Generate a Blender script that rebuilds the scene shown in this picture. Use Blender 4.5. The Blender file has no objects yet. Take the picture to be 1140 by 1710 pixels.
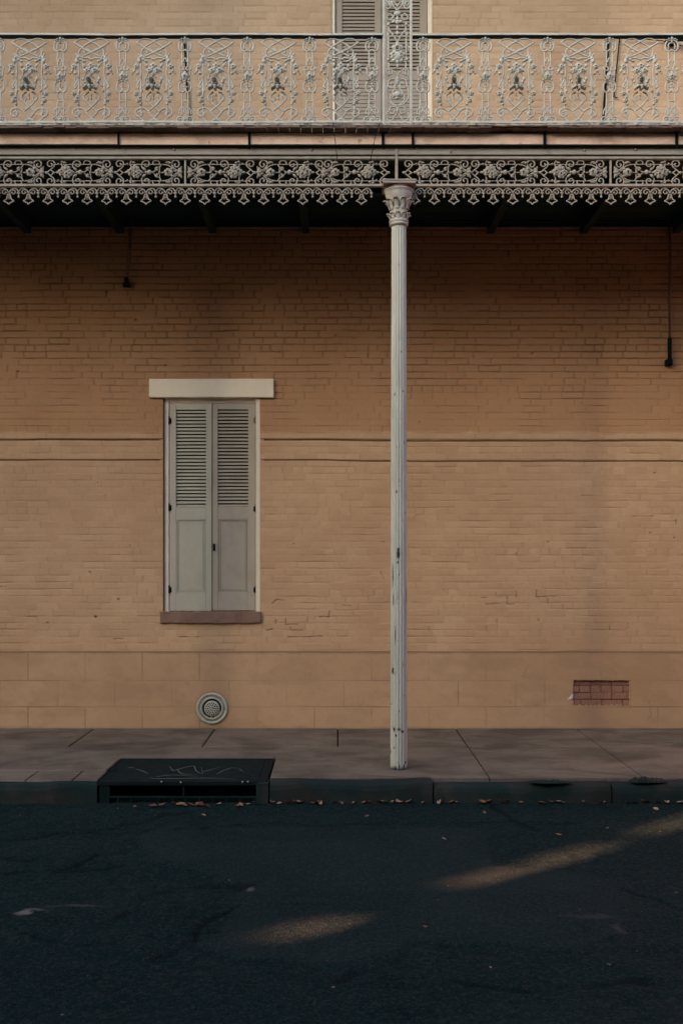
import bpy, math, random
import numpy as np
R = math.radians
random.seed(7)
S = bpy.context.scene
COL = S.collection

# ---------------------------------------------------------------- camera, sky, sun, exposure
FPX = 1662.5; HX, HY = 564.0, 930.0          # focal length and vanishing point, in pixels of the 1140x1710 photograph
CAMY, CAMZ = -10.076, 1.73
cam = bpy.data.cameras.new('camera'); camo = bpy.data.objects.new('camera', cam); COL.objects.link(camo)
camo.location = (0, CAMY, CAMZ); camo.rotation_euler = (R(90), 0, 0)
cam.sensor_width = 36; cam.sensor_height = 36; cam.sensor_fit = 'AUTO'; cam.lens = 35
cam.shift_y = 75 / 1710; cam.shift_x = 6 / 1710
cam.clip_start = .05; cam.clip_end = 2000
S.camera = camo

SUN_EL = 22.5
SDIR = (-.7858, -.6185)                      # horizontal direction towards the sun
w = bpy.data.worlds.new('World'); S.world = w; w.use_nodes = True
nt = w.node_tree; nt.nodes.clear()
sky = nt.nodes.new('ShaderNodeTexSky'); sky.sky_type = 'NISHITA'; sky.sun_disc = False
sky.sun_elevation = R(SUN_EL); sky.sun_rotation = math.atan2(SDIR[0], SDIR[1])
sky.air_density = .7; sky.dust_density = 2.2; sky.ozone_density = 0.0
bg = nt.nodes.new('ShaderNodeBackground'); bg.inputs['Strength'].default_value = .05
wo = nt.nodes.new('ShaderNodeOutputWorld')
nt.links.new(sky.outputs[0], bg.inputs[0]); nt.links.new(bg.outputs[0], wo.inputs[0])
sl = bpy.data.lights.new('sun', 'SUN'); sl.energy = 5.0; sl.angle = R(.5); sl.color = (1, .35, .21)
so = bpy.data.objects.new('sun', sl); COL.objects.link(so)
from mathutils import Vector
so.rotation_euler = Vector((SDIR[0], SDIR[1], math.tan(R(SUN_EL)))).to_track_quat('Z', 'Y').to_euler()
so.location = (-20, -16, 14)
vs = S.view_settings; vs.view_transform = 'Standard'; vs.look = 'None'; vs.gamma = 1; vs.use_curve_mapping = False
vs.exposure = 3.42
S.cycles.use_denoising = True; S.cycles.denoiser = 'OPENIMAGEDENOISE'; S.cycles.denoising_input_passes = 'RGB_ALBEDO_NORMAL'; S.cycles.denoising_prefilter = 'ACCURATE'
S.cycles.use_adaptive_sampling = False; S.cycles.use_light_tree = False; S.cycles.max_bounces = 6; S.cycles.diffuse_bounces = 4

# ---------------------------------------------------------------- pixel -> metre helpers (planes parallel to the wall, and the ground)
def X(px, y=0.0): return (px - HX) * (y - CAMY) / FPX
def Z(py, y=0.0): return CAMZ - (py - HY) * (y - CAMY) / FPX
def G(px, py, z=0.0):
    d = (CAMZ - z) * FPX / (py - HY); return ((px - HX) * d / FPX, d + CAMY)

# ---------------------------------------------------------------- materials
class NT:
    def __init__(s, name):
        s.m = bpy.data.materials.new(name); s.m.use_nodes = True; s.t = s.m.node_tree; s.t.nodes.clear()
        s.out = s.n('ShaderNodeOutputMaterial'); s.b = s.n('ShaderNodeBsdfPrincipled')
        s.l(s.b.outputs[0], s.out.inputs[0]); s.tc = s.n('ShaderNodeTexCoord')
    def n(s, t, **k):
        o = s.t.nodes.new(t)
        for a, v in k.items(): setattr(o, a, v)
        return o
    def l(s, a, b): s.t.links.new(a, b)
    def noise(s, scale, detail=4, rough=.55, stretch=(1, 1, 1), dist=0.0, off=(0, 0, 0)):
        mp = s.n('ShaderNodeMapping'); mp.inputs['Scale'].default_value = stretch; mp.inputs['Location'].default_value = off
        s.l(s.tc.outputs['Object'], mp.inputs[0])
        o = s.n('ShaderNodeTexNoise'); o.inputs['Scale'].default_value = scale; o.inputs['Detail'].default_value = detail
        o.inputs['Roughness'].default_value = rough; o.inputs['Distortion'].default_value = dist
        s.l(mp.outputs[0], o.inputs['Vector']); return o.outputs['Fac']
    def ramp(s, fac, a, b, lo=0.0, hi=1.0):
        o = s.n('ShaderNodeMapRange'); o.interpolation_type = 'SMOOTHSTEP'
        s.l(fac, o.inputs[0])
        for i, v in enumerate((a, b, lo, hi)): o.inputs[i + 1].default_value = v
        return o.outputs[0]
    def mix(s, fac, a, b, mode='MIX'):
        o = s.n('ShaderNodeMix', data_type='RGBA', blend_type=mode)
        for inp, v in ((o.inputs[0], fac), (o.inputs[6], a), (o.inputs[7], b)):
            if isinstance(v, (int, float)): inp.default_value = v
            elif isinstance(v, tuple): inp.default_value = v + (1,)
            else: s.l(v, inp)
        return o.outputs[2]
    def mul(s, a, b, op='MULTIPLY'):
        o = s.n('ShaderNodeMath', operation=op)
        for i, v in enumerate((a, b)):
            if isinstance(v, (int, float)): o.inputs[i].default_value = v
            else: s.l(v, o.inputs[i])
        return o.outputs[0]
    def attr(s, name): return s.n('ShaderNodeAttribute', attribute_name=name).outputs['Fac']
    def bump(s, h, strength=.5, dist=.01, prev=None):
        o = s.n('ShaderNodeBump'); o.inputs['Strength'].default_value = strength; o.inputs['Distance'].default_value = dist
        s.l(h, o.inputs['Height'])
        if prev: s.l(prev, o.inputs['Normal'])
        return o.outputs[0]
    def fin(s, col, rough=.8, normal=None, spec=.3):
        if isinstance(col, tuple): s.b.inputs['Base Color'].default_value = col + (1,)
        else: s.l(col, s.b.inputs['Base Color'])
        if isinstance(rough, (int, float)): s.b.inputs['Roughness'].default_value = rough
        else: s.l(rough, s.b.inputs['Roughness'])
        s.b.inputs['Specular IOR Level'].default_value = spec
        if normal: s.l(normal, s.b.inputs['Normal'])
        return s.m

def paint(name, c, dirt=None, amt=.45, scale=6, stretch=(1, 1, 1), rust=0.0, rough=.7, bump=.25, fine=90, chip=None, spec=.3):
    t = NT(name); dirt = dirt or tuple(v * .55 for v in c)
    f = t.ramp(t.noise(scale, 6, .62, stretch), .42, .72, 0, amt)
    col = t.mix(f, c, dirt)
    f2 = t.noise(fine, 3, .6); col = t.mix(t.ramp(f2, .35, .7, 0, .22), col, tuple(v * .7 for v in c))
    if rust:
        r = t.ramp(t.noise(scale * 3.1, 5, .65, (1, 1, 1), 0, (3, 1, 7)), .62, .70, 0, rust)
        col = t.mix(r, col, (.16, .075, .035))
    if chip:
        col = t.mix(t.attr('chip'), col, chip)
    return t.fin(col, rough, t.bump(f2, bump, .002), spec)

def wall_mat(name, c, top=None):
    t = NT(name)
    big = t.noise(.55, 5, .6, (1, 1, 1), .3); mid = t.noise(3.2, 6, .62, (1, 1, 1.3)); streak = t.noise(5, 5, .6, (1.6, 1, .22))
    col = t.mix(t.ramp(big, .38, .66), c, tuple(a * b for a, b in zip(c, (.86, .82, .80))))
    col = t.mix(t.ramp(mid, .5, .75, 0, .35), col, tuple(a * b for a, b in zip(c, (.74, .66, .62))))
    col = t.mix(t.ramp(streak, .55, .78, 0, .07), col, tuple(a * b for a, b in zip(c, (.70, .64, .60))))
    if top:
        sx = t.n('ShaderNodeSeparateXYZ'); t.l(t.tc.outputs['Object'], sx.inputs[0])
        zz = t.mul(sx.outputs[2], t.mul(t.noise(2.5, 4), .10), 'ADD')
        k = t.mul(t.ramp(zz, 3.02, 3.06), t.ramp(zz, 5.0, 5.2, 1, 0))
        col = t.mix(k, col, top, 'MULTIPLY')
    fine = t.noise(140, 3, .6)
    col = t.mix(t.ramp(fine, .5, .75, 0, .20), col, tuple(v * .62 for v in c))
    speck = t.ramp(t.noise(46, 2, .5, (1, 1, 1), 0, (5, 5, 2)), .745, .78, 0, .35)
    tone = t.attr('tone'); col = t.mix(t.ramp(tone, .0, 1, 0, .34), col, tuple(a * b for a, b in zip(c, (.72, .66, .62))))
    col = t.mix(t.ramp(t.noise(11, 5, .65), .45, .72, 0, .30), col, tuple(a * b for a, b in zip(c, (.78, .72, .68))))
    col = t.mix(speck, col, tuple(v * .35 for v in c))
    col = t.mix(t.mul(t.attr('grime_shade'), .88), col, (c[0] * .22, c[1] * .20, c[2] * .20))  # joint grime, darkened further in colour to stand for relief shade
    n = t.bump(fine, .35, .002); n = t.bump(t.noise(30, 5, .6), .30, .006, n)
    return t.fin(col, .85, n, .25)

def asphalt_mat():
    t = NT('asphalt')
    base = (.0058, .0195, .0198); pat = (.0150, .0285, .0290)
    agg = t.n('ShaderNodeTexVoronoi'); agg.inputs['Scale'].default_value = 95; t.l(t.tc.outputs['Object'], agg.inputs['Vector'])
    fine = t.noise(160, 4, .7); big = t.noise(1.1, 6, .62, (1, 1.7, 1), .4)
    col = t.mix(t.ramp(big, .35, .68), base, (.010, .0235, .0235))
    col = t.mix(t.ramp(t.noise(3.5, 6, .6), .5, .72, 0, .6), col, (.003, .012, .0125))
    col = t.mix(t.ramp(t.noise(11, 6, .7), .48, .70, 0, .75), col, (.003, .012, .013))
    col = t.mix(t.mul(t.attr('patch'), .85), col, pat)
    col = t.mix(t.ramp(t.noise(44, 4, .75), .47, .62, 0, .7), col, (.034, .041, .036))
    inv = t.mul(1.0, t.mul(t.attr('patch'), .45), 'SUBTRACT')
    col = t.mix(t.mul(inv, t.ramp(t.noise(70, 3, .7, (1, 1, 1), 0, (2, 8, 4)), .52, .66, 0, .75)), col, (.002, .008, .009))
    col = t.mix(t.ramp(fine, .55, .78, 0, .8), col, (.038, .046, .042))
    col = t.mix(t.ramp(agg.outputs['Distance'], .0, .35, .55, 0), col, (.003, .010, .011))
    col = t.mix(t.mul(t.attr('crack'), .8), col, (.008, .011, .012))
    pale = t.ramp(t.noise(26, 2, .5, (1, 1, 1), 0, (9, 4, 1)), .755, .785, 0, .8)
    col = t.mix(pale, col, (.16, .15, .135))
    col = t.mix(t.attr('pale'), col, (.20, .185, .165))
    n = t.bump(agg.outputs['Distance'], .7, .008); n = t.bump(fine, .8, .006, n); n = t.bump(t.noise(14, 6, .65), .6, .02, n)
    return t.fin(col, .95, n, .03)

def concrete_mat(name, c, dark=.6, green=0.0):
    t = NT(name)
    col = t.mix(t.ramp(t.noise(1.6, 6, .62, (1, 1.6, 1), .5), .35, .7), c, tuple(v * dark for v in c))
    col = t.mix(t.ramp(t.noise(7, 5, .6), .5, .75, 0, .55), col, tuple(a * b for a, b in zip(c, (.62, .62, .60))))
    if green: col = t.mix(t.ramp(t.noise(2.6, 5, .6, (1, 1, 1), .2, (4, 2, 2)), .35, .6, 0, green), col, (.012, .026, .025))
    fine = t.noise(170, 3, .65)
    col = t.mix(t.ramp(fine, .45, .75, 0, .35), col, tuple(v * .55 for v in c))
    spots = t.ramp(t.noise(18, 3, .5, (1, 1, 1), 0, (8, 2, 0)), .70, .74, 0, .6)
    col = t.mix(spots, col, tuple(v * .35 for v in c))
    n = t.bump(fine, .5, .003); n = t.bump(t.noise(12, 5, .6), .35, .01, n)
    return t.fin(col, .92, n, .08)

def brick_red():
    t = NT('red_brick')
    col = t.mix(t.noise(14, 5, .6), (.24, .115, .07), (.36, .19, .125))
    col = t.mix(t.ramp(t.noise(45, 4, .6), .5, .7, 0, .6), col, (.10, .06, .05))
    return t.fin(col, .9, t.bump(t.noise(60, 5, .6), .8, .006), .2)

OCHRE = (.47, .315, .185)
M = dict(
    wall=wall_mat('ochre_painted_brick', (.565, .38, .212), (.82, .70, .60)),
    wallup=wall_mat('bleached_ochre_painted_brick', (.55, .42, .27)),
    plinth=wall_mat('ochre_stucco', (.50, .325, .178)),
    asphalt=asphalt_mat(),
    walk=concrete_mat('concrete', (.190, .157, .120), .5),
    kerb=concrete_mat('kerb_concrete', (.042, .044, .037), .5, .95),
    joint=concrete_mat('joint_dirt', (.020, .022, .020), .6),
    iron=paint('grey_green_iron_paint', (.475, .48, .40), (.25, .235, .19), .55, 9, (1, 1, 1), .75, .6, .3),
    lace=paint('dusty_iron_paint', (.36, .33, .26), (.17, .145, .11), .6, 9, (1, 1, 1), .5, .65, .3),
    column=paint('column_paint', (.50, .51, .42), (.30, .29, .24), .5, 4, (3, 3, .5), .35, .6, .3, 90, (.02, .03, .035)),
    cap=paint('capital_paint', (.46, .455, .38), (.23, .195, .15), .65, 16, (1, 1, 1), .6, .7, .4),
    rust=paint('rusty_iron', (.22, .13, .075), (.05, .04, .035), .7, 18, (1, 1, 1), .5),
    cream=paint('cream_stone_paint', (.88, .80, .585), (.74, .66, .475), .35, 5, (1, 1, .6), 0, .7, .25),
    jamb=paint('cream_wood_paint', (.76, .67, .52), (.55, .46, .35), .4, 7, (1, 1, .4), 0, .65),
    shutter=paint('grey_green_shutter_paint', (.465, .455, .345), (.35, .33, .25), .45, 4, (1, 1, .5), 0, .55, .15),
    shutter2=paint('brown_grey_shutter_paint', (.405, .365, .275), (.29, .25, .19), .5, 5, (1, 1, .6), 0, .55, .15),
    upshutter=paint('taupe_shutter_paint', (.36, .325, .255), (.26, .225, .175), .5, 5, (1, 1, .5), 0, .6, .15),
    sill=concrete_mat('sill_stone', (.27, .175, .125), .5),
    fascia=paint('peach_fascia_paint', (.85, .62, .43), (.30, .185, .13), .75, 3.2, (1, 1, 1.6), .6, .75),
    lip=paint('weathered_deck_wood', (.15, .112, .085), (.025, .022, .02), .9, 7, (1, 1, 3), .3, .85),
    peel=paint('peeling_deck_edge_paint', (.48, .42, .33), (.05, .04, .032), 1.0, 17, (1, 1, .6), .5, .85),
    beam=paint('grey_beam_paint', (.36, .325, .26), (.20, .175, .14), .6, 2.2, (1, 1, 2.5), .15, .75),
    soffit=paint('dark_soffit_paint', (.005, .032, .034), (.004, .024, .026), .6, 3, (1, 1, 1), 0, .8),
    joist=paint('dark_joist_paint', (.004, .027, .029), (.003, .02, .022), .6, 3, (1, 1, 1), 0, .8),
    black=paint('black_iron', (.007, .012, .013), (.016, .016, .014), .5, 20, (1, 1, 1), 0, .85, .25, 90, None, .08),
    lid=paint('drain_iron', (.006, .015, .0155), (.018, .024, .0225), .8, 9, (1, 1, 1), .1, .9, .5, 60, None, .06),
    chalk=paint('chalk_scratch', (.13, .125, .115), (.05, .05, .05), .8, 20),
    vent=paint('vent_paint', (.48, .48, .37), (.15, .15, .12), .5, 24, (1, 1, 1), .2, .6),
    flake=paint('white_plaster', (.62, .59, .54)),
    mortar=concrete_mat('mortar', (.20, .15, .12), .5),
    rod=paint('brown_rod_paint', (.17, .115, .075), (.07, .05, .04), .5, 9),
    red=brick_red(),
    leafA=paint('dry_leaf_orange', (.26, .13, .06), (.12, .06, .03), .6, 40),
    leafB=paint('dry_leaf_tan', (.33, .21, .12), (.16, .10, .06), .6, 40),
    leafC=paint('dry_leaf_brown', (.15, .085, .045), (.07, .045, .03), .6, 40),
    stucco=wall_mat('dark_stucco', (.06, .075, .075)),
    redwall=wall_mat('red_brick_wall', (.20, .12, .09)),
    glass=paint('dark_window_glass', (.03, .035, .04), None, .2, 3, (1, 1, 1), 0, .15),
    slate=paint('slate_roof', (.10, .10, .105), None, .5, 3),
)

# ---------------------------------------------------------------- mesh builder
class MB:
    def __init__(s): s.v = []; s.f = []; s.sm = []
    def add(s, v, f, smooth=False):
        o = len(s.v); s.v += [tuple(p) for p in v]; s.f += [tuple(i + o for i in q) for q in f]; s.sm += [smooth] * len(f); return s
    def box(s, x0, x1, y0, y1, z0, z1, bev=0.0):
        if x0 > x1: x0, x1 = x1, x0
        if y0 > y1: y0, y1 = y1, y0
        if z0 > z1: z0, z1 = z1, z0
        b = min(bev, (x1 - x0) * .3, (y1 - y0) * .3, (z1 - z0) * .3)
        if b <= 0:
            v = [(x, y, z) for z in (z0, z1) for y in (y0, y1) for x in (x0, x1)]
            return s.add(v, [(0, 2, 3, 1), (4, 5, 7, 6), (0, 1, 5, 4), (2, 6, 7, 3), (0, 4, 6, 2), (1, 3, 7, 5)])
        import bmesh
        bm = bmesh.new(); bmesh.ops.create_cube(bm, size=1)
        for q in bm.verts: q.co = ((x0 + x1) / 2 + q.co.x * (x1 - x0), (y0 + y1) / 2 + q.co.y * (y1 - y0), (z0 + z1) / 2 + q.co.z * (z1 - z0))
        bmesh.ops.bevel(bm, geom=bm.edges[:], offset=b, segments=2, affect='EDGES', profile=.5)
        bm.verts.index_update(); s.add([q.co[:] for q in bm.verts], [[q.index for q in f.verts] for f in bm.faces]); bm.free(); return s
    def prism(s, poly, z0, z1):
        n = len(poly)
        a = sum(poly[i][0] * poly[(i + 1) % n][1] - poly[(i + 1) % n][0] * poly[i][1] for i in range(n))
        if a < 0: poly = poly[::-1]
        v = [(p[0], p[1], z0) for p in poly] + [(p[0], p[1], z1) for p in poly]
        return s.add(v, [tuple(range(n - 1, -1, -1)), tuple(range(n, 2 * n))] + [(i, (i + 1) % n, n + (i + 1) % n, n + i) for i in range(n)])
    def tube(s, pts, r, sides=6, closed=False, fl=1.0, smooth=True, taper=None, cap=True):
        P = [Vector(p) for p in pts]; n = len(P); rings = []
        for i in range(n):
            if closed: d = P[(i + 1) % n] - P[i - 1]
            else: d = P[min(i + 1, n - 1)] - P[max(i - 1, 0)]
            if d.length < 1e-9: d = Vector((0, 0, 1))
            d.normalize(); up = Vector((0, 1, 0))
            if abs(d.dot(up)) > .9: up = Vector((1, 0, 0))
            a = d.cross(up).normalized(); b = a.cross(d).normalized()
            rr = r * (taper(i / max(1, n - 1)) if taper else 1)
            rings.append([P[i] + a * math.cos(k * 2 * math.pi / sides) * rr + b * math.sin(k * 2 * math.pi / sides) * rr * fl for k in range(sides)])
        v = [p for q in rings for p in q]; f = []
        for i in range(n if closed else n - 1):
            j = (i + 1) % n
            f += [(i * sides + k, i * sides + (k + 1) % sides, j * sides + (k + 1) % sides, j * sides + k) for k in range(sides)]
        if cap and not closed: f += [tuple(range(sides - 1, -1, -1)), tuple((n - 1) * sides + k for k in range(sides))]
        return s.add(v, f, smooth)
    def blob(s, c, rx, ry, rz, nu=8, nv=5, ang=0.0):
        v = []; f = []; ca, sa = math.cos(ang), math.sin(ang)
        for j in range(nv + 1):
            t = math.pi * j / nv
            for i in range(nu):
                p = 2 * math.pi * i / nu
                x, y, z = rx * math.sin(t) * math.cos(p), ry * math.sin(t) * math.sin(p), rz * math.cos(t)
                v.append((c[0] + x * ca - z * sa, c[1] + y, c[2] + x * sa + z * ca))
        for j in range(nv):
            for i in range(nu): f.append((j * nu + i, (j + 1) * nu + i, (j + 1) * nu + (i + 1) % nu, j * nu + (i + 1) % nu))
        return s.add(v, f, True)
    def lathe(s, prof, cx, cy, n=32, axis='z', smooth=True):
        v = []; f = []
        for r, h in prof:
            for k in range(n):
                a = 2 * math.pi * k / n
                if axis == 'z': v.append((cx + r * math.cos(a), cy + r * math.sin(a), h))
                else: v.append((cx + r * math.cos(a), h, cy + r * math.sin(a)))
        for j in range(len(prof) - 1):
            for k in range(n):
                q = (j * n + k, j * n + (k + 1) % n, (j + 1) * n + (k + 1) % n, (j + 1) * n + k)
                f.append(q if axis == 'z' else q[::-1])
        return s.add(v, f, smooth)
    def build(s, name, mat, parent=None, attrs=None):
        me = bpy.data.meshes.new(name); me.from_pydata(s.v, [], s.f); me.update()
        me.polygons.foreach_set('use_smooth', s.sm)
        me.materials.append(mat)
        for k, a in (attrs or {}).items():
            at = me.attributes.new(k, 'FLOAT', 'POINT'); at.data.foreach_set('value', np.asarray(a, dtype=np.float32))
        o = bpy.data.objects.new(name, me); COL.objects.link(o)
        if parent: o.parent = parent
        return o

def thing(name, label, cat, loc=(0, 0, 0), group=None):
    o = bpy.data.objects.new(name, None); COL.objects.link(o); o.location = loc; o.empty_display_size = .2
    return tag(o, label, cat, group)
def tag(o, label=None, cat=None, group=None, kind=None):
    if label: o['label'] = label
    if cat: o['category'] = cat
    if group: o['group'] = group
    if kind: o['kind'] = kind
    return o
def dup(o, parent, loc=None, sx=1):
    c = o.copy(); COL.objects.link(c); c.parent = parent
    if loc: c.location = loc
    c.scale = (sx, 1, 1); return c
def cr(pts, n=5, closed=False):               # Catmull-Rom resample
    P = [np.array(p, float) for p in pts]; m = len(P); out = []
    for i in range(m if closed else m - 1):
        g = (lambda k: P[k % m]) if closed else (lambda k: P[min(max(k, 0), m - 1)])
        a, b, c, d = g(i - 1), g(i), g(i + 1), g(i + 2)
        for t in np.arange(n) / n:
            out.append(.5 * (2 * b + (c - a) * t + (2 * a - 5 * b + 4 * c - d) * t * t + (3 * b - a - 3 * c + d) * t ** 3))
    if not closed: out.append(P[-1])
    return out
def circ(cx, cz, r, a0=0, a1=360, n=14, rz=None):
    rz = rz or r
    return [(cx + r * math.cos(R(a0 + (a1 - a0) * i / n)), cz + rz * math.sin(R(a0 + (a1 - a0) * i / n))) for i in range(n + 1)]

# ---------------------------------------------------------------- dense sheets with real relief
rng = np.random.RandomState(11)
TAB = rng.rand(64, 512, 512).astype(np.float32)
def vn(x, z, seed):
    xi = np.floor(x).astype(int); zi = np.floor(z).astype(int); fx = x - xi; fz = z - zi
    fx = fx * fx * (3 - 2 * fx); fz = fz * fz * (3 - 2 * fz); T = TAB[seed]
    g = lambda a, b: T[a & 511, b & 511]
    return (g(xi, zi) * (1 - fx) + g(xi + 1, zi) * fx) * (1 - fz) + (g(xi, zi + 1) * (1 - fx) + g(xi + 1, zi + 1) * fx) * fz
def fbm(x, z, seed, o=3):
    a = 0; t = 0
    for k in range(o):
        a = a + vn(x * 2 ** k, z * 2 ** k, seed + k) * .5 ** k; t += .5 ** k
    return a / t
def hsh(a, b, seed): return TAB[seed][a.astype(int) & 511, b.astype(int) & 511]
def sst(a, b, x):
    t = np.clip((x - a) / (b - a), 0, 1); return t * t * (3 - 2 * t)
def seg_dist(px, pz, a, b):
    ax, az = a; bx, bz = b; dx, dz = bx - ax, bz - az
    t = np.clip(((px - ax) * dx + (pz - az) * dz) / (dx * dx + dz * dz + 1e-12), 0, 1)
    return np.hypot(px - ax - t * dx, pz - az - t * dz)
def sheet(name, us, vs_, pos, attrs, mat, parent, holes=(), smooth=True):
    nu, nv = len(us), len(vs_)
    idx = np.arange(nu * nv).reshape(nv, nu)
    q = np.stack([idx[:-1, :-1], idx[:-1, 1:], idx[1:, 1:], idx[1:, :-1]], -1).reshape(-1, 4)
    um = ((us[:-1] + us[1:]) / 2)[None, :].repeat(nv - 1, 0).ravel(); vm = ((vs_[:-1] + vs_[1:]) / 2)[:, None].repeat(nu - 1, 1).ravel()
    keep = np.ones(len(q), bool)
    for (a, b, c, d) in holes: keep &= ~((um > a) & (um < b) & (vm > c) & (vm < d))
    q = q[keep].astype(np.int32)
    me = bpy.data.meshes.new(name)
    me.vertices.add(nu * nv); me.vertices.foreach_set('co', pos.reshape(-1).astype(np.float32))
    me.loops.add(q.size); me.loops.foreach_set('vertex_index', q.ravel())
    me.polygons.add(len(q)); me.polygons.foreach_set('loop_start', np.arange(0, q.size, 4, dtype=np.int32))
    me.polygons.foreach_set('use_smooth', np.full(len(q), smooth))
    me.materials.append(mat)
    for k, a in attrs.items():
        at = me.attributes.new(k, 'FLOAT', 'POINT'); at.data.foreach_set('value', a.ravel().astype(np.float32))
    me.update(calc_edges=True); me.validate()
    o = bpy.data.objects.new(name, me); COL.objects.link(o)
    if parent: o.parent = parent
    return o
def snap(arr, vals):
    for v in vals:
        i = int(np.argmin(np.abs(arr - v))); arr[i] = v
    return arr
def axis(f0, f1, step, lo, hi, cstep):
    a = np.arange(f0, f1 + 1e-6, step); l = np.arange(lo, f0 - cstep * .5, cstep); r = np.arange(f1 + cstep, hi + 1e-6, cstep)
    return np.concatenate([l, a, r])

COURSE = .0687; ZREF = Z(768.5)
def brick_relief(x, z, lo, hi, z0, z1, soft):
    zz = z + .0065 * (fbm(x * 1.1, z * 3.0, 1, 2) - .5) * 2 + .003 * (fbm(x * 9, z * 9, 5, 2) - .5) * 2
    xx = x + .008 * (fbm(x * 6, z * 13, 8, 2) - .5) * 2
    r = np.floor((zz - ZREF) / COURSE); fz = zz - ZREF - r * COURSE
    head = (np.mod(r, 6) == 4)
    L = np.where(head, .1085, .2165)
    off = np.mod(r, 2) * L * .5 + (hsh(r + 200, r * 0 + 3, 12) - .5) * .07
    b = np.floor((xx - off) / L); jit = lambda bb: (hsh(bb + 256, r + 200, 13) - .5) * .03
    l0 = off + b * L + jit(b); r0 = off + (b + 1) * L + jit(b + 1)
    dx = np.minimum(np.abs(xx - l0), np.abs(r0 - xx))
    hb = hsh(b + 256, r + 200, 14); hz = (hsh(b + 256, r + 200, 15) - .5) * .004
    dz = np.minimum(np.abs(fz + hz), np.abs(COURSE - fz + hz * .5))
    k = sst(z0, z1, z)
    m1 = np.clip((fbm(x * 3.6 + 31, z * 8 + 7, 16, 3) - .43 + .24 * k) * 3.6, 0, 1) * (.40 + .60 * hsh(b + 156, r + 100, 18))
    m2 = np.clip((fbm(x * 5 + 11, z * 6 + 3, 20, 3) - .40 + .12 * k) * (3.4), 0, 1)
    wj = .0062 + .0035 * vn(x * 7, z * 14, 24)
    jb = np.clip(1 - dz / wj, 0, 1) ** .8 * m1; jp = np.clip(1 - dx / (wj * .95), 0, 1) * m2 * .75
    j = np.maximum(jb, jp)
    dep = lo + (hi - lo) * k
    edge = np.exp(-np.minimum(dz, dx) / .008) * .0014
    h = (hb - .5) * (.0035 + .002 * k) - j * dep - edge + (fbm(x * 34, z * 34, 26, 2) - .5) * .0022 + (fbm(x * 4, z * 6, 30, 2) - .5) * .004
    h = h + (hsh(b + 256, r + 200, 17) - .5) * .05 * (fz - COURSE / 2) * .9
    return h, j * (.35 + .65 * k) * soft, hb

bld = thing('brick_building', 'ochre painted brick house with a stucco base and shuttered openings, behind the iron gallery', 'building')

# window and door openings, in metres on the wall plane
WX0, WX1, WZ0, WZ1 = X(272), X(434), Z(1021), Z(664)
DX0, DX1, DZ0, DZ1 = X(553), X(722), Z(262), 8.05
PX0, PX1, PZ0, PZ1 = X(955), X(1050), Z(1179), Z(1135)
PT = Z(1087)

def brick_wall(z_lo, z_hi, step, top):
    us = axis(-3.62, 3.62, .0085, -5.4, 5.4, .02)
    vv = np.arange(z_lo, z_hi + 1e-6, step)
    holes = []
    if not top: us = snap(us, [WX0, WX1]); vv = snap(vv, [WZ0, WZ1]); holes = [(WX0, WX1, WZ0, WZ1)]
    else: us = snap(us, [DX0, DX1]); vv = snap(vv, [DZ1]); holes = [(DX0, DX1, z_lo - 1, DZ1)]
    x, z = np.meshgrid(us, vv)
    if top: h, g, tn = brick_relief(x, z, .008, .009, 5.5, 9, .5)
    else: h, g, tn = brick_relief(x, z, .007, .022, 2.75, 4.1, 1.0)
    if not top:
        wob = (fbm(x * 2.2, z * 0 + 3, 34, 3) - .5) * .012
        lvl = -.012 * sst(-.2, .4, x)           # the grooves step up a little to the right of the post
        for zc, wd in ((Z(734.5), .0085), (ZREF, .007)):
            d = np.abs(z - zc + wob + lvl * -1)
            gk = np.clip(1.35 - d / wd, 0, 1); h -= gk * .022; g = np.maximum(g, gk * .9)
        band = sst(Z(734.5) + .008, Z(734.5) + .012, z) * (1 - sst(Z(722), Z(721), z)); h += band * .004
        for (a, b) in HOLES:
            d = np.hypot(x - X(a), z - Z(b)); k = np.clip(1.5 - d / (.006 + .006 * ((a * 7 + b) % 3) / 2) - .6 * vn(x * 90, z * 90, 38), 0, 1); h -= k * .02; g = np.maximum(g, k)
        for pl in CRACKS:
            for p, q in zip(pl[:-1], pl[1:]):
                d = seg_dist(x + .004 * (vn(x * 60, z * 60, 33) - .5), z + .006 * (vn(x * 50, z * 50, 36) - .5), (X(p[0]), Z(p[1])), (X(q[0]), Z(q[1])))
                k = np.clip(1.2 - d / .0062, 0, 1) * np.clip(vn(x * 22, z * 22, 37) * 1.8, .25, 1); h -= k * .010; g = np.maximum(g, k * .75)
    pos = np.stack([x, -h, z], -1)
    # keep the opening's rim straight
    return sheet('wall', us, vv, pos, {'grime_shade': g, 'tone': tn}, M['wallup' if top else 'wall'], bld, holes)
HOLES = [(227, 534), (178, 487), (490, 908), (305, 655), (25, 465), (276, 610), (1092, 790), (217, 911), (198, 1001), (80, 1040), (160, 1030), (163, 806), (125, 805), (85, 806),
         (150, 955), (740, 985), (1125, 898), (1085, 890), (1050, 500), (888, 590), (970, 672), (914, 905), (640, 905), (700, 705), (1010, 1095), (30, 620), (100, 575), (560, 560)]
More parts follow.
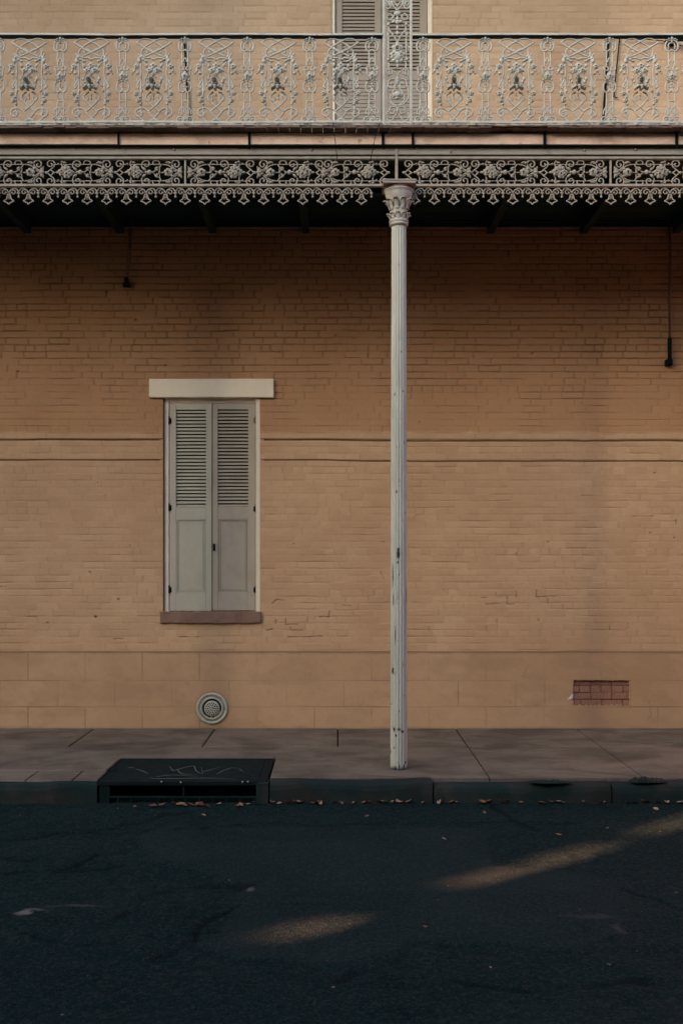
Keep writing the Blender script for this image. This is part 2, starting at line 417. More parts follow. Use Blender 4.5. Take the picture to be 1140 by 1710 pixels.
CRACKS = [[(477, 1033), (477, 1043), (497, 1042)], [(485, 1047), (485, 1053), (505, 1053)], [(481, 1064), (500, 1064)], [(503, 1064), (537, 1063)], [(533, 1031), (549, 1031), (550, 1021)],
          [(461, 1035), (461, 1042)], [(514, 1030), (512, 1040)], [(445, 1053), (455, 1051)], [(585, 1012), (573, 1011)], [(635, 955), (640, 966)], 
          [(803, 998), (812, 998)], [(827, 990), (827, 997), (846, 997), (846, 1008), (811, 1009)], [(848, 1009), (858, 1009)], [(861, 987), (861, 998)], [(895, 985), (895, 997), (930, 996)], [(914, 999), (914, 1009)],
          [(939, 1009), (939, 1018)], [(716, 1046), (716, 1054)], [(811, 1046), (811, 1054)], [(977, 1043), (983, 1045)], [(1017, 1044), (1017, 1052)], [(829, 1034), (829, 1040)], [(897, 1034), (899, 1038)],
          [(970, 827), (1003, 828)], [(1055, 862), (1090, 862)], [(1128, 874), (1128, 868)], [(862, 923), (862, 929), (868, 929)], [(300, 1064), (332, 1064)], [(190, 1067), (205, 1067)],
          [(45, 1030), (60, 1030)], [(0, 980), (10, 980), (10, 990)], 
          [(455, 1008), (462, 1001), (475, 1003)], [(30, 1045), (38, 1045)]]
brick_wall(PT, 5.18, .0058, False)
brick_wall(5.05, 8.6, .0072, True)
mb = MB()
for s_ in (-1, 1): mb.box(5.4 * s_, 24 * s_, .003, .3, 0, 8.6)
mb.box(-5.4, 5.4, .12, .3, 8.05, 8.6)
mb.box(-24, 24, -.02, .3, 8.6, 10.2)
mb.box(-24, 24, 8.7, 9, 0, 10.2); mb.box(-24, -23.7, .3, 8.7, 0, 10.2); mb.box(23.7, 24, .3, 8.7, 0, 10.2)
o = mb.build('wall', M['wall'], bld)
MB().add([(-24.3, -.4, 10.2), (24.3, -.4, 10.2), (24.3, 9.4, 10.2), (-24.3, 9.4, 10.2), (-24.3, 4.5, 12), (24.3, 4.5, 12)],
         [(0, 1, 5, 4), (2, 3, 4, 5), (1, 2, 5), (3, 0, 4), (3, 2, 1, 0)]).build('roof', M['slate'], bld)

# stucco base, scored to look like stone blocks
def plinth():
    us = snap(axis(-3.62, 3.62, .009, -5.4, 5.4, .03), [PX0, PX1]); vv = snap(np.arange(-.06, PT - .012, .006), [PZ0, PZ1]); vv = np.concatenate([vv, [PT - .008, PT - .002, PT]])
    x, z = np.meshgrid(us, vv)
    fade = np.clip((fbm(x * 1.3 + 4, z * 3, 40, 3) - .30 + .10 * sst(.5, -1, x)) * 2.4, 0.12, 1)
    h = .022 + (fbm(x * 3, z * 4, 43, 3) - .5) * .007 + (fbm(x * 40, z * 40, 46, 2) - .5) * .0022
    g = np.zeros_like(x); zb = [Z(1136), Z(1180)]
    wob = (fbm(x * 3, z * 3, 49, 2) - .5) * .008
    for zc in zb:
        k = np.clip(1.25 - np.abs(z - zc + wob) / .005, 0, 1) * fade; h -= k * .004; g = np.maximum(g, k * .75)
    sp = 95.3 / 165.0
    for lo, hi, ph in ((zb[0], PT, X(48)), (zb[1], zb[0], X(97)), (-1, zb[1], X(48))):
        f = np.abs(np.mod(x - ph + sp / 2 + wob, sp) - sp / 2)
        k = np.clip(1.25 - f / .005, 0, 1) * fade * ((z > lo) & (z < hi)); h -= k * .004; g = np.maximum(g, k * .7)
    for pl in PC:
        for p, q in zip(pl[:-1], pl[1:]):
            d = seg_dist(x + .006 * (vn(x * 50, z * 50, 33) - .5), z, (X(p[0]), Z(p[1])), (X(q[0]), Z(q[1]))); k = np.clip(1.2 - d / .005, 0, 1); h -= k * .003; g = np.maximum(g, k * .45)
    foot = sst(.05, -.01, z + .03 * fbm(x * 8, z * 8, 52, 2)); g = np.maximum(g, foot * .5)
    blot = np.clip((fbm(x * 2.5 + 9, z * 6, 55, 5) - .58) * 1.2, 0, .12); g = np.maximum(g, blot)
    dst = np.hypot(x - X(354, -.02), z - Z(1183, -.02)); g = np.maximum(g, np.clip(1 - np.abs(dst - .165) / .02, 0, 1) * .35)
    h[-2:] = .020; h[-1] = 0.0
    g = np.maximum(g, .55 * sst(PT - .030, PT - .014, z + .016 * (fbm(x * 9, z * 9, 58, 2) - .5))); g[-3:] = np.maximum(g[-3:], .7)
    return sheet('plinth', us, vv, np.stack([x, -h, z], -1), {'grime_shade': g}, M['plinth'], bld, [(PX0, PX1, PZ0, PZ1)])
PC = [[(889, 1177), (899, 1177), (904, 1180)], [(850, 1170), (852, 1176)], [(908, 1136), (908, 1176)], [(764, 1143), (764, 1158)], [(1018, 1116), (1028, 1128)], [(1082, 1170), (1085, 1195), (1080, 1200)],
      [(880, 1110), (872, 1130), (884, 1133)], [(310, 1140), (318, 1145)]]
plinth()
for a_, b_ in ((-24, -5.4), (5.4, 24)): MB().box(a_, b_, -.022, .003, -.06, PT).build('plinth', M['plinth'], bld)

# exposed brick pocket in the stucco
mb = MB(); mb.box(PX0 - .01, PX1 + .01, .030, .05, PZ0 - .01, PZ1 + .01)
mo = MB(); yb = .022
ph = (PZ1 - PZ0 - .02)
for r in range(4):
    z0 = PZ0 + .0 + r * .070; z1 = z0 + .0645; n_ = 4
    x0 = PX0 - .12 + (.10 if r % 2 else 0) - (.03 if r == 2 else 0)
    while x0 < PX1:
        ln = (.105 if r == 2 else .205); a, b = max(x0, PX0 + .004), min(x0 + ln, PX1 - .004)
        if b - a > .02 and z1 < PZ1 + .02:
            q = random.uniform(-.004, .004); mo.box(a, b, .004 + q + (.012 if r == 3 else 0), .034, z0 + random.uniform(-.002, .002), min(z1, PZ1) + random.uniform(-.003, .003), .004)
        x0 += ln + .006
pk = mb.build('brick_patch', M['mortar'], bld); pk['label'] = 'bare red bricks in a rectangular hole in the stucco'
mo.build('brick', M['red'], pk)
rv = MB(); rv.box(PX0 - .008, PX0, -.018, .04, PZ0, PZ1).box(PX1, PX1 + .008, -.018, .04, PZ0, PZ1).box(PX0, PX1, -.018, .04, PZ1, PZ1 + .008).box(PX0, PX1, -.018, .04, PZ0 - .008, PZ0)
rv.build('stucco_edge', M['joint'], pk)
def rag(a, b, fixed, horiz, sgn, amp, seed):
    rs = random.Random(seed); n = 34; v = []; f = []
    for i in range(n + 1):
        t = a + (b - a) * i / n; j = sgn * amp * (rs.random() ** 2.2 + .12)
        for (d, y) in ((-sgn * .006, -.0185), (j * .7, -.0195), (j, -.012), (j * .8, .02)): v.append((t, y, fixed + d) if horiz else (fixed + d, y, t))
    for i in range(n):
        for k in range(3): f.append((4 * i + k, 4 * i + 4 + k, 4 * i + 5 + k, 4 * i + 1 + k))
    return MB().add(v, f)
for i, a_ in enumerate(((PX0, PX1, PZ0, True, 1, .022), (PX0, PX1, PZ1, True, -1, .012), (PZ0, PZ1, PX0, False, 1, .014), (PZ0, PZ1, PX1, False, -1, .018))):
    rag(*a_, 40 + i).build('broken_stucco', M['plinth'], pk)
fx, fz = X(945), Z(1168)
fl = MB(); fl.add([(fx, -.026, fz), (X(955), -.03, Z(1158)), (X(955), -.026, Z(1166)), (X(950), -.034, Z(1166.5)), (fx, -.023, fz - .003), (X(955), -.022, Z(1158)), (X(955), -.021, Z(1167)), (X(950), -.022, Z(1168))],
                  [(0, 3, 2, 1), (4, 5, 6, 7), (0, 1, 5, 4), (2, 3, 7, 6), (3, 0, 4, 7), (1, 2, 6, 5)])
fl.build('plaster_flake', M['flake'], bld)

# ---- ground-floor window: reveal, frame, sill, lintel, two shutters
mb = MB()
def slab_rough(x0, x1, y0, y1, z0, z1, amp, seed, n=40):
    """stone block with a worn outline"""
    rs = random.Random(seed); m_ = MB(); vt = []; fc = []
    ring = []
    for i in range(n + 1): ring.append((x0 + (x1 - x0) * i / n, z0 + rs.uniform(-amp, amp) + (amp * .5 * math.sin(i * .55 + seed))))
    for i in range(n + 1): ring.append((x1 - (x1 - x0) * i / n, z1 + rs.uniform(-amp, amp) * .5))
    k = len(ring); c = .006
    cx, cz = (x0 + x1) / 2, (z0 + z1) / 2
    for yy, sh in ((y1, 0), (y0 + c, 0), (y0, c)):
        for (px, pz) in ring: vt.append((px - math.copysign(sh, px - cx), yy, pz - math.copysign(sh, pz - cz)))
    for j in range(2):
        for i in range(k): fc.append((j * k + i, j * k + (i + 1) % k, (j + 1) * k + (i + 1) % k, (j + 1) * k + i))
    for i in range(n): fc.append((2 * k + i, 2 * k + i + 1, 2 * k + 2 * n - i, 2 * k + 2 * n + 1 - i))
    return m_.add(vt, fc)
slab_rough(X(249, -.04), X(457, -.04), -.045, .10, Z(663.5, -.04), Z(632.5, -.04), .0012, 3).build('lintel', M['cream'], bld)
slab_rough(X(267.5, -.03), X(435.5, -.03), -.034, .10, Z(1041, -.03), Z(1021.5, -.03), .0055, 5).build('window_sill', M['sill'], bld)
fr = MB(); yF = .035
fr.box(WX0 + .012, X(282, yF), yF, .12, WZ0 - .01, WZ1 + .01, .003)
fr.box(X(427.5, yF), WX1 + .004, yF - .026, .12, WZ0 - .01, WZ1 + .01, .003)
fr.box(X(282, yF) + .001, X(427.5, yF) - .001, yF + .002, .12, Z(672.5, yF), WZ1 + .01, .002)
fr.build('window_frame', M['jamb'], bld)
rv = MB(); rv.box(WX0 - .03, WX0 + .004, .008, .16, WZ0 - .02, WZ1 + .02); rv.box(WX1 + .006, WX1 + .04, .008, .16, WZ0 - .02, WZ1 + .02); rv.box(WX0 - .02, WX1 + .03, .122, .16, WZ0 - .02, WZ1 + .02)
rv.build('reveal', M['plinth'], bld)

def shutter(name, x0, x1, z0, z1, y, mat, lx0, lx1, lz0, lz1, nslat, panel, parent, slat_mat=None, label=None, shut=1.0):
    """stile-and-rail shutter leaf: frame (bevelled members), louvre slats, raised-moulding lower panel"""
    t = .034; f = MB()
    f.box(x0, lx0, y, y + t, z0, z1, .002); f.box(lx1, x1, y, y + t, z0, z1, .002)
    f.box(lx0 + .0005, lx1 - .0005, y + .0015, y + t, lz1, z1 - .0005, .002)
    if panel:
        (a, b, c, d) = panel
        f.box(lx0 + .0005, lx1 - .0005, y + .0015, y + t, d, lz0, .002); f.box(lx0 + .0005, lx1 - .0005, y + .0015, y + t, z0 + .0005, c, .002)
    else: f.box(lx0 + .0005, lx1 - .0005, y + .0015, y + t, z0 + .0005, lz0, .002)
    sh = f.build(name, mat, parent)
    if label: sh['label'] = label
    s_ = MB(); pitch = (lz1 - lz0) / nslat
    for i in range(nslat):
        zc = lz0 + (i + .5) * pitch; dzz = pitch * (.40 if shut == 1.0 else .46) * shut * random.uniform(.97, 1.03); dy = .011 / shut ** 3
        rr = random.uniform(-.0008, .0008)
        s_.add([(lx0, y + .007, zc - dzz + rr), (lx1, y + .007, zc - dzz - rr), (lx1, y + .007 + 2.2 * dy, zc + dzz * .75), (lx0, y + .007 + 2.2 * dy, zc + dzz * .75),
                (lx0, y + .012, zc - dzz - .002 + rr), (lx1, y + .012, zc - dzz - .002 - rr), (lx1, y + .013 + 2.2 * dy, zc + dzz * .75 - .005), (lx0, y + .013 + 2.2 * dy, zc + dzz * .75 - .005)],
               [(0, 1, 2, 3), (5, 4, 7, 6), (1, 0, 4, 5), (3, 2, 6, 7), (0, 3, 7, 4), (2, 1, 5, 6)])
    s_.build('louvre', slat_mat or mat, sh)
    b_ = MB(); b_.box(lx0 - .01, lx1 + .01, y + .05, y + .06, lz0 - .01, lz1 + .01); b_.build('backing', M['black'], sh)
    if panel:
        p = MB(); (a, b, c, d) = panel
        p.box(lx0 - .003, lx1 + .003, y + .016, y + .03, c - .003, d + .003)
        w1 = .011
        for k, (off, dep) in enumerate(((0, .003), (.017, .009))):
            A, B, C_, D = lx0 + off, lx1 - off, c + off, d - off
            for q in ((A, B, C_, C_ + w1), (A, B, D - w1, D), (A, A + w1, C_ + w1, D - w1), (B - w1, B, C_ + w1, D - w1)): p.box(q[0], q[1], y + dep, y + .0165, q[2], q[3], .003)
        p.box(lx0 + .032, lx1 - .032, y + .011, y + .0165, c + .032, d - .032, .003)
        p.build('panel', mat, sh)
    return sh
yS = .045
def hinge(par, px, py, side):
    h = MB(); x, z = X(px, yS), Z(py, yS)
    h.tube([(x, yS - .012, z - .035), (x, yS - .012, z + .035)], .008, 8); h.box(x - .022, x + .022, yS - .006, yS - .001, z - .026, z + .026, .002)
    h.blob((x, yS - .012, z + .038), .009, .009, .009); h.build('hinge', M['black'] if side < 0 else M['rust'], par)
sL = shutter('shutter', X(283.2, yS), X(353.6, yS), Z(1020, yS), Z(673, yS), yS, M['shutter'], X(294, yS), X(344, yS), Z(847, yS), Z(684, yS), 28, (0, 0, Z(990, yS), Z(867, yS)), bld, None, 'left shutter leaf in cleaner grey-green paint')
sR = shutter('shutter', X(355.2, yS), X(426.4, yS), Z(1019.5, yS), Z(673, yS), yS + .002, M['shutter2'], X(363.5, yS), X(414.5, yS), Z(846.5, yS), Z(683.5, yS), 28, (0, 0, Z(989, yS), Z(866.5, yS)), bld, None, 'right shutter leaf, slightly browner with a small latch')
for py in (703, 848, 985): hinge(sL, 283, py, -1 if py != 0 else 1)
for py in (702, 850, 985): hinge(sR, 427, py, 1 if py == 702 else -1)
lt = MB(); lt.box(X(356, yS), X(359.5, yS), yS - .007, yS + .0015, Z(920, yS), Z(908, yS), .002); lt.tube([(X(357.5, yS), yS - .012, Z(911, yS)), (X(357.5, yS), yS - .014, Z(918, yS))], .004, 6); lt.build('latch', M['black'], sR)
# black strip in the joint where the two leaves meet
MB().box(X(353.6, yS), X(355.2, yS), yS + .02, yS + .04, Z(1020, yS), Z(673, yS)).build('joint_strip', M['black'], sL)

# ---- upstairs door with louvred shutters
fr = MB(); yD = .04
fr.box(DX0, X(559, yD), yD - .02, .14, 5.15, DZ1, .003); fr.box(X(713.5, yD), DX1, yD - .02, .14, 5.15, DZ1, .003); fr.box(X(559, yD), X(713.5, yD), yD, .14, 7.9, DZ1, .003)
fr.build('door_frame', M['cream'], bld)
for (a, b, la, lb) in ((560.2, 636.2, 571, 625.5), (637.4, 712.6, 648, 700.5)):
    zl = Z(127, yD); sh = shutter('door_shutter', X(a, yD), X(b, yD), 5.2, 7.88, yD + .01, M['upshutter'], X(la, yD), X(lb, yD), Z(120, yD), 7.78, 31, None, bld, None, None, 1.13)
    s_ = MB(); z0, z1 = Z(198, yD), Z(128, yD); n_ = 11; pt = (z1 - z0) / n_
    for i in range(n_):
        zc = z0 + (i + .5) * pt; s_.box(X(la, yD), X(lb, yD), yD + .004, yD + .0095, zc - pt * .44, zc + pt * .40, .003)
    s_.build('boarded_panel', M['upshutter'], sh)
MB().box(DX0, DX1, .1, .3, 5.0, DZ1).build('backing', M['black'], bld)

# ---------------------------------------------------------------- gallery: deck, fascia, beam, joists
yF_, yE, yB_, yC = -1.99, -2.09, -1.955, -1.94        # fascia face, deck edge, beam face, column axis
gal = thing('iron_gallery', 'long weathered gallery deck with peach fascia boards over the pavement', 'balcony', (0, 0, 0))
def ragged(x0, x1, y0, y1, z0, z1, step, amp, seed):
    rs = random.Random(seed); n = int((x1 - x0) / step); m_ = MB(); v = []
    for i in range(n + 1):
        x = x0 + (x1 - x0) * i / n; e = rs.uniform(0, amp); d = rs.uniform(-amp, amp) * .4
        v += [(x, y1, z0), (x, y0 + e, z0 + d * .3), (x, y0 + e * .6, z1 + d), (x, y1, z1)]
    f = []
    for i in range(n): f += [(4 * i + k, 4 * i + (k + 1) % 4, 4 * i + 4 + (k + 1) % 4, 4 * i + 4 + k)[::-1] for k in range(4)]
    f += [(0, 1, 2, 3), (4 * n + 3, 4 * n + 2, 4 * n + 1, 4 * n)]
    return m_.add(v, f)
zT, zU = Z(208.2, yE), Z(212.6, yE)
dk = MB()
bw = .09; xx = -12
rs = random.Random(4)
while xx < 12:
    gone = X(805, yE) < xx < X(905, yE)
    e = yE + rs.uniform(-.004, .010) + (.03 if gone else 0); dk.box(xx + .0015, xx + bw - .0015, e, -.002, zU + rs.uniform(-.003, .003) + (.006 if gone else 0), zT - .003)
    xx += bw
deck = dk.build('deck', M['lip'], gal)
ragged(-12, 12, yE - .004, yE + .05, zT - .0035, zT + .012, .03, .012, 9).build('deck_edge', M['peel'], gal)
cuts = [-1122, -900, -678, -462, -240, -20, 198, 416, 638.5, 688.5, 908, 1128, 1346, 1570, 1790]
for a, b in zip(cuts[:-1], cuts[1:]):
    rs = random.Random(int(a)); dz = rs.uniform(-.002, .002)
    fb = MB(); fb.box(X(a + 1.4, yF_), X(b - 1.4, yF_), yF_ + rs.uniform(-.003, .003), yF_ + .03, Z(241, yF_) + dz, Z(222.6, yF_), .003)
    fb.build('fascia_board', M['fascia'], gal)
    c = MB(); c.box(X(a - 1.6, yF_), X(a + 1.2, yF_), yF_ - .006, yF_ + .028, Z(243, yF_), Z(221, yF_), .002); c.tube([(X(a + 2, yF_), yF_ - .012, Z(207, yF_)), (X(a + 1.5, yF_), yF_ - .012, Z(250, yF_))], .005, 6)
    c.build('strap', M['black'], gal)
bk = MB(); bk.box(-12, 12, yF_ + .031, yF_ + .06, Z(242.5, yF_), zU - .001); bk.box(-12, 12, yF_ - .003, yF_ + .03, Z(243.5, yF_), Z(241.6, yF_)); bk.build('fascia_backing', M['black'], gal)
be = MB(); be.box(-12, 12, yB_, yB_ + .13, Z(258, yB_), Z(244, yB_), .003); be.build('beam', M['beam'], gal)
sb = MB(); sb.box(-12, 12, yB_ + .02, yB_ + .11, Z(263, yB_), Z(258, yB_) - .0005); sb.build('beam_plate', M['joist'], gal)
for px, py in ((124, 247), (291, 250), (520, 250), (752, 253), (1060, 250), (975, 251)):
    MB().lathe([(0.0, yB_ - .012), (.008, yB_ - .010), (.011, yB_ - .002), (.011, yB_ + .002)], X(px, yB_), Z(py, yB_), 10, 'y').build('bolt', M['beam'], gal)
# soffit and joists
zS = Z(232, yB_)
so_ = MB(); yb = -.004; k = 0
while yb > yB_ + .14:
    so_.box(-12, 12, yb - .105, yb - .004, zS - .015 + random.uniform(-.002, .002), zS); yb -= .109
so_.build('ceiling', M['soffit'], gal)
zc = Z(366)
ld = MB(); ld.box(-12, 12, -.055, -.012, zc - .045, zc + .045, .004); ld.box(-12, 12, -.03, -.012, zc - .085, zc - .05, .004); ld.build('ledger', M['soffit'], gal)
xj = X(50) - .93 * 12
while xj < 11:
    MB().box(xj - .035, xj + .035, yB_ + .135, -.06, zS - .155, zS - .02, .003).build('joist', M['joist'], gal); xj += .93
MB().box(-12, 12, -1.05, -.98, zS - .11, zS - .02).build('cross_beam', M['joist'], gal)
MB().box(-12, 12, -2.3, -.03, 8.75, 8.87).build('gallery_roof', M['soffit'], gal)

# ---------------------------------------------------------------- cast-iron railing
yR = -2.055
KR = (yR - CAMY) / FPX                                   # metres per photo pixel on the railing plane
rail = thing('balcony_railing', 'pale grey-green cast-iron railing of scrolls and flowers along the gallery edge', 'railing', (0, yR, 0))
TR0, TR1, BR0, BR1 = Z(57.2, yR), Z(62.6, yR), Z(201.5, yR), Z(206, yR)
XTL, XTR = X(640.5, yR), X(685.8, yR)
class Lace:
    """traces in zoomed-photo coordinates -> local x,z metres"""
    def __init__(s, u0, v0, z0, scale, k): s.m = MB(); s.u0, s.v0, s.z0, s.k = u0, v0, z0, k / scale
    def c(s, u, v): return ((u - s.u0) * s.k, s.z0 - (v - s.v0) * s.k)
    def line(s, pts, r=.0075, mir=True, y=0.0, n=4, smooth=True, closed=False, fl=1.0, bow=0.0):
        P = cr(pts, n, closed) if smooth else pts
        Q = [s.c(*p) for p in P]
        for sg in ((1, -1) if mir else (1,)):
            s.m.tube([(a * sg, y + sg * .0012 - bow * math.sin(math.pi * i / max(1, len(Q) - 1)), b) for i, (a, b) in enumerate(Q)], r, 6, closed, fl)
    def dot(s, u, v, ru, rv=None, mir=True, y=-.006, ry=.012, ang=0.0):
        x, z = s.c(u, v); rv = rv or ru
        for sg in ((1, -1) if mir else (1,)): s.m.blob((x * sg, y, z), ru * s.k, ry, rv * s.k, 8, 5, ang * sg)
    def flower(s, u, v, r, mir=True, y=-.010, hole=True):
        x, z = s.c(u, v); q = r * s.k
        for sg in ((1, -1) if mir else (1,)):
            for i in range(5):
                a = R(90 + 72 * i); s.m.blob((x * sg + q * .62 * math.cos(a), y, z + q * .62 * math.sin(a)), q * .46, .009, q * .46, 7, 4)
            if hole: s.m.tube([(x * sg + q * .42 * math.cos(R(t)), y - .010, z + q * .42 * math.sin(R(t))) for t in range(0, 360, 36)], .0042, 5, True)
            else: s.m.blob((x * sg, y - .008, z), q * .35, .010, q * .35, 7, 4)
V0 = 110; Zp0 = TR1
def wide_panel():
    L = Lace(440, V0, Zp0, 10.364, KR); T = .0074
    L.line([(150, 205), (200, 155), (290, 130), (370, 148), (440, 185), (540, 240), (610, 295), (650, 350), (655, 400), (620, 450), (560, 468), (500, 465), (440, 500)], T)
    L.line([(130, 196), (200, 245), (280, 295), (360, 340), (440, 375), (520, 410), (590, 445)], T, y=-.004)
    L.line([(330, 382), (315, 345), (340, 312), (390, 325), (440, 375)], T * .85)
    L.line([(165, 390), (205, 440), (220, 500), (214, 600), (222, 700), (216, 800), (180, 880), (140, 960), (178, 985)], T)
    L.line([(238, 378), (222, 440), (216, 520)], T * .9); L.line([(214, 800), (218, 930), (214, 1100), (212, 1300), (210, 1450)], T)
    L.line([(160, 800), (140, 840), (170, 880), (200, 930), (150, 975)], T * .7)
    L.flower(140, 625, 52); L.dot(186, 520, 34, 46, ang=.3); L.dot(106, 690, 24, 36, ang=-.4); L.dot(160, 735, 34, 26); L.dot(75, 740, 16, 14); L.dot(200, 470, 22, 26)
    L.flower(142, 1088, 46); L.flower(172, 1212, 42); L.dot(214, 1268, 28, 24); L.dot(236, 1040, 18, 26); L.dot(190, 1150, 26, 20)
    L.dot(270, 500, 44, 20, ang=-.35); L.dot(312, 528, 40, 17, ang=-.2); L.dot(310, 605, 26, 36, ang=.5); L.line([(232, 470), (280, 560), (320, 620), (350, 660)], T * .7)
    L.dot(318, 690, 20, 30); L.dot(306, 832, 30, 34); L.dot(330, 880, 22, 32); L.line([(330, 740), (305, 830), (330, 930), (350, 1000)], T * .8); L.dot(352, 985, 22, 26)
    L.line([(250, 965), (290, 900), (300, 860)], T * .6)
    for (u, v, r) in ((440, 618, 62), (368, 700, 54), (502, 695, 56), (432, 765, 40)): L.flower(u, v, r, False, -.014)
    L.dot(440, 690, 75, 60, False, -.004, .012); L.dot(400, 805, 16, 22, False); L.dot(440, 815, 18, 26, False); L.dot(478, 800, 16, 22, False)
    # open trumpet flower with a drooping calyx
    x, z = L.c(432, 925); q = 48 * L.k
    L.m.lathe([(q * .45, .002), (q * .85, -.050), (q * 1.25, -.078), (q * 1.2, -.084), (q * .95, -.074), (q * .66, -.045), (q * .4, -.004), (0, -.002)], x, z, 16, 'y')
    L.m.lathe([(q * .6, -.006), (q * 1.05, -.030), (q * 1.0, -.034)], x, z - .2 * q, 14, 'y')
    for (u, v, ru, rv, a) in ((432, 1005, 40, 42, 0), (372, 1005, 34, 30, .5), (494, 1005, 34, 30, -.5), (340, 1035, 34, 14, .5), (526, 1035, 34, 14, -.5), (432, 1045, 26, 22, 0)): L.dot(u, v, ru, rv, False, -.046, .036, a)
    L.line([(392, 1055), (330, 1090), (302, 1140), (318, 1195), (356, 1208), (378, 1170), (362, 1135)], T)
    L.dot(438, 1110, 18, 30, False); L.dot(436, 1170, 13, 24, False)
    L.line([(352, 1208), (372, 1250), (440, 1312), (520, 1378), (532, 1400), (500, 1450), (440, 1508), (366, 1552)], T)
    L.line([(532, 1395), (590, 1350), (660, 1335), (730, 1355), (760, 1410), (735, 1465), (685, 1482), (645, 1440), (665, 1396), (700, 1402)], T)
    L.line([(200, 1490), (235, 1535), (270, 1556)], T * .9); L.dot(440, 1530, 60, 16, False, 0, .008)
    return L.m
def narrow_panel():
    L = Lace(975, V0, Zp0, 10.364, KR); T = .0063
    L.line([(926, 345), (922, 480), (926, 612)], T); L.line([(926, 1060), (922, 1260), (912, 1480)], T)
    L.line([(940, 540), (952, 490), (975, 465)], T); L.line([(928, 1215), (975, 1215)], T, smooth=False)
    L.line([(975, 320), (935, 350), (885, 335), (866, 265), (880, 200), (925, 165), (975, 160)], T * 1.15); L.line([(975, 205), (935, 210), (918, 255), (925, 315)], T)
    L.dot(975, 135, 26, 34, False); L.dot(925, 145, 24, 16); L.dot(888, 160, 18, 12); L.dot(975, 190, 18, 18, False)
    L.line([(900, 690), (872, 660), (880, 625), (920, 612), (955, 640), (945, 680), (920, 675)], T); L.line([(895, 640), (890, 720), (905, 790)], T)
    L.flower(975, 800, 62, False, -.014); L.dot(975, 750, 36, 50, False, -.008); L.dot(928, 800, 26, 36); L.dot(905, 850, 20, 26); L.dot(945, 760, 22, 30); L.dot(975, 865, 22, 26, False)
    L.line([(940, 870), (885, 900), (868, 970), (885, 1035), (930, 1060), (965, 1030), (960, 975), (930, 965)], T * 1.15); L.dot(975, 920, 18, 22, False); L.dot(975, 965, 12, 20, False)
    L.line([(885, 1370), (905, 1330), (945, 1325), (975, 1355)], T); L.line([(975, 1350), (945, 1410), (920, 1440)], T); L.line([(880, 1440), (870, 1390), (900, 1340)], T * .8)
    L.line([(840, 1562), (838, 1515), (870, 1485), (915, 1490), (940, 1530), (945, 1562)], T * 1.1); L.dot(890, 1535, 20, 18); L.dot(975, 1530, 30, 30, False); L.line([(935, 1500), (975, 1480)], T)
    return L.m
wp = wide_panel().build('scroll_panel', M['iron'], rail); npn = narrow_panel().build('baluster', M['iron'], rail)
first = [True, True]
def put(src, px, i):
    x = X(px, yR)
    if first[i]: src.location = (x, 0, 0); first[i] = False
    else: dup(src, rail, (x, 0, 0))
for k in range(11): put(wp, 569 - 103.9 * k, 0)
for k in range(11): put(npn, 621 - 103.9 * k, 1)
for k in range(9): put(wp, 757.3 + 103.6 * k, 0)
for k in range(10): put(npn, 706 + 103.6 * k, 1)
def wavy_rail(x0, x1, z0, z1, d, seed, name):
    m_ = MB(); n = 60; rs = random.Random(seed); v = []
    for i in range(n + 1):
        x = x0 + (x1 - x0) * i / n; j = rs.uniform(-.0012, .0012) + .002 * math.sin(i * .37 + seed)
        v += [(x, -d, z0 + j), (x, -d * .9, z1 + j - .004), (x, -d * .5, z1 + j), (x, d * .5, z1 + j), (x, d, z1 + j - .004), (x, d, z0 + j)]
    f = []
    for i in range(n): f += [(6 * i + k, 6 * i + 6 + k, 6 * i + 6 + (k + 1) % 6, 6 * i + (k + 1) % 6)[::-1] for k in range(6)]
    f += [tuple(range(6)), tuple(6 * n + k for k in range(5, -1, -1))]
    return m_.add(v, f).build(name, M['iron'], rail)
for i, (a, b) in enumerate(((-5.6, XTL - .012), (XTR + .012, 5.6))):
    wavy_rail(a, b, Z(61, yR), Z(56.8, yR), .026, 3 + i, 'top_rail'); wavy_rail(a, b, Z(206, yR), Z(202, yR), .014, 6 + i, 'bottom_rail')
    MB().box(a, b, -.010, .010, Z(64, yR), Z(61, yR) - .0005).build('rail_underside', M['black'], rail)  # black strip colours in the shaded underside of the top rail
wavy_rail(XTL + .012, XTR - .012, Z(206, yR), Z(202.5, yR), .012, 9, 'bottom_rail')
for px in (-18, 200, 417, 908, 1128): MB().box(X(px - 1.6, yR), X(px + 1.6, yR), -.012, .012, zT + .003, Z(206, yR) - .001).build('foot', M['iron'], rail)

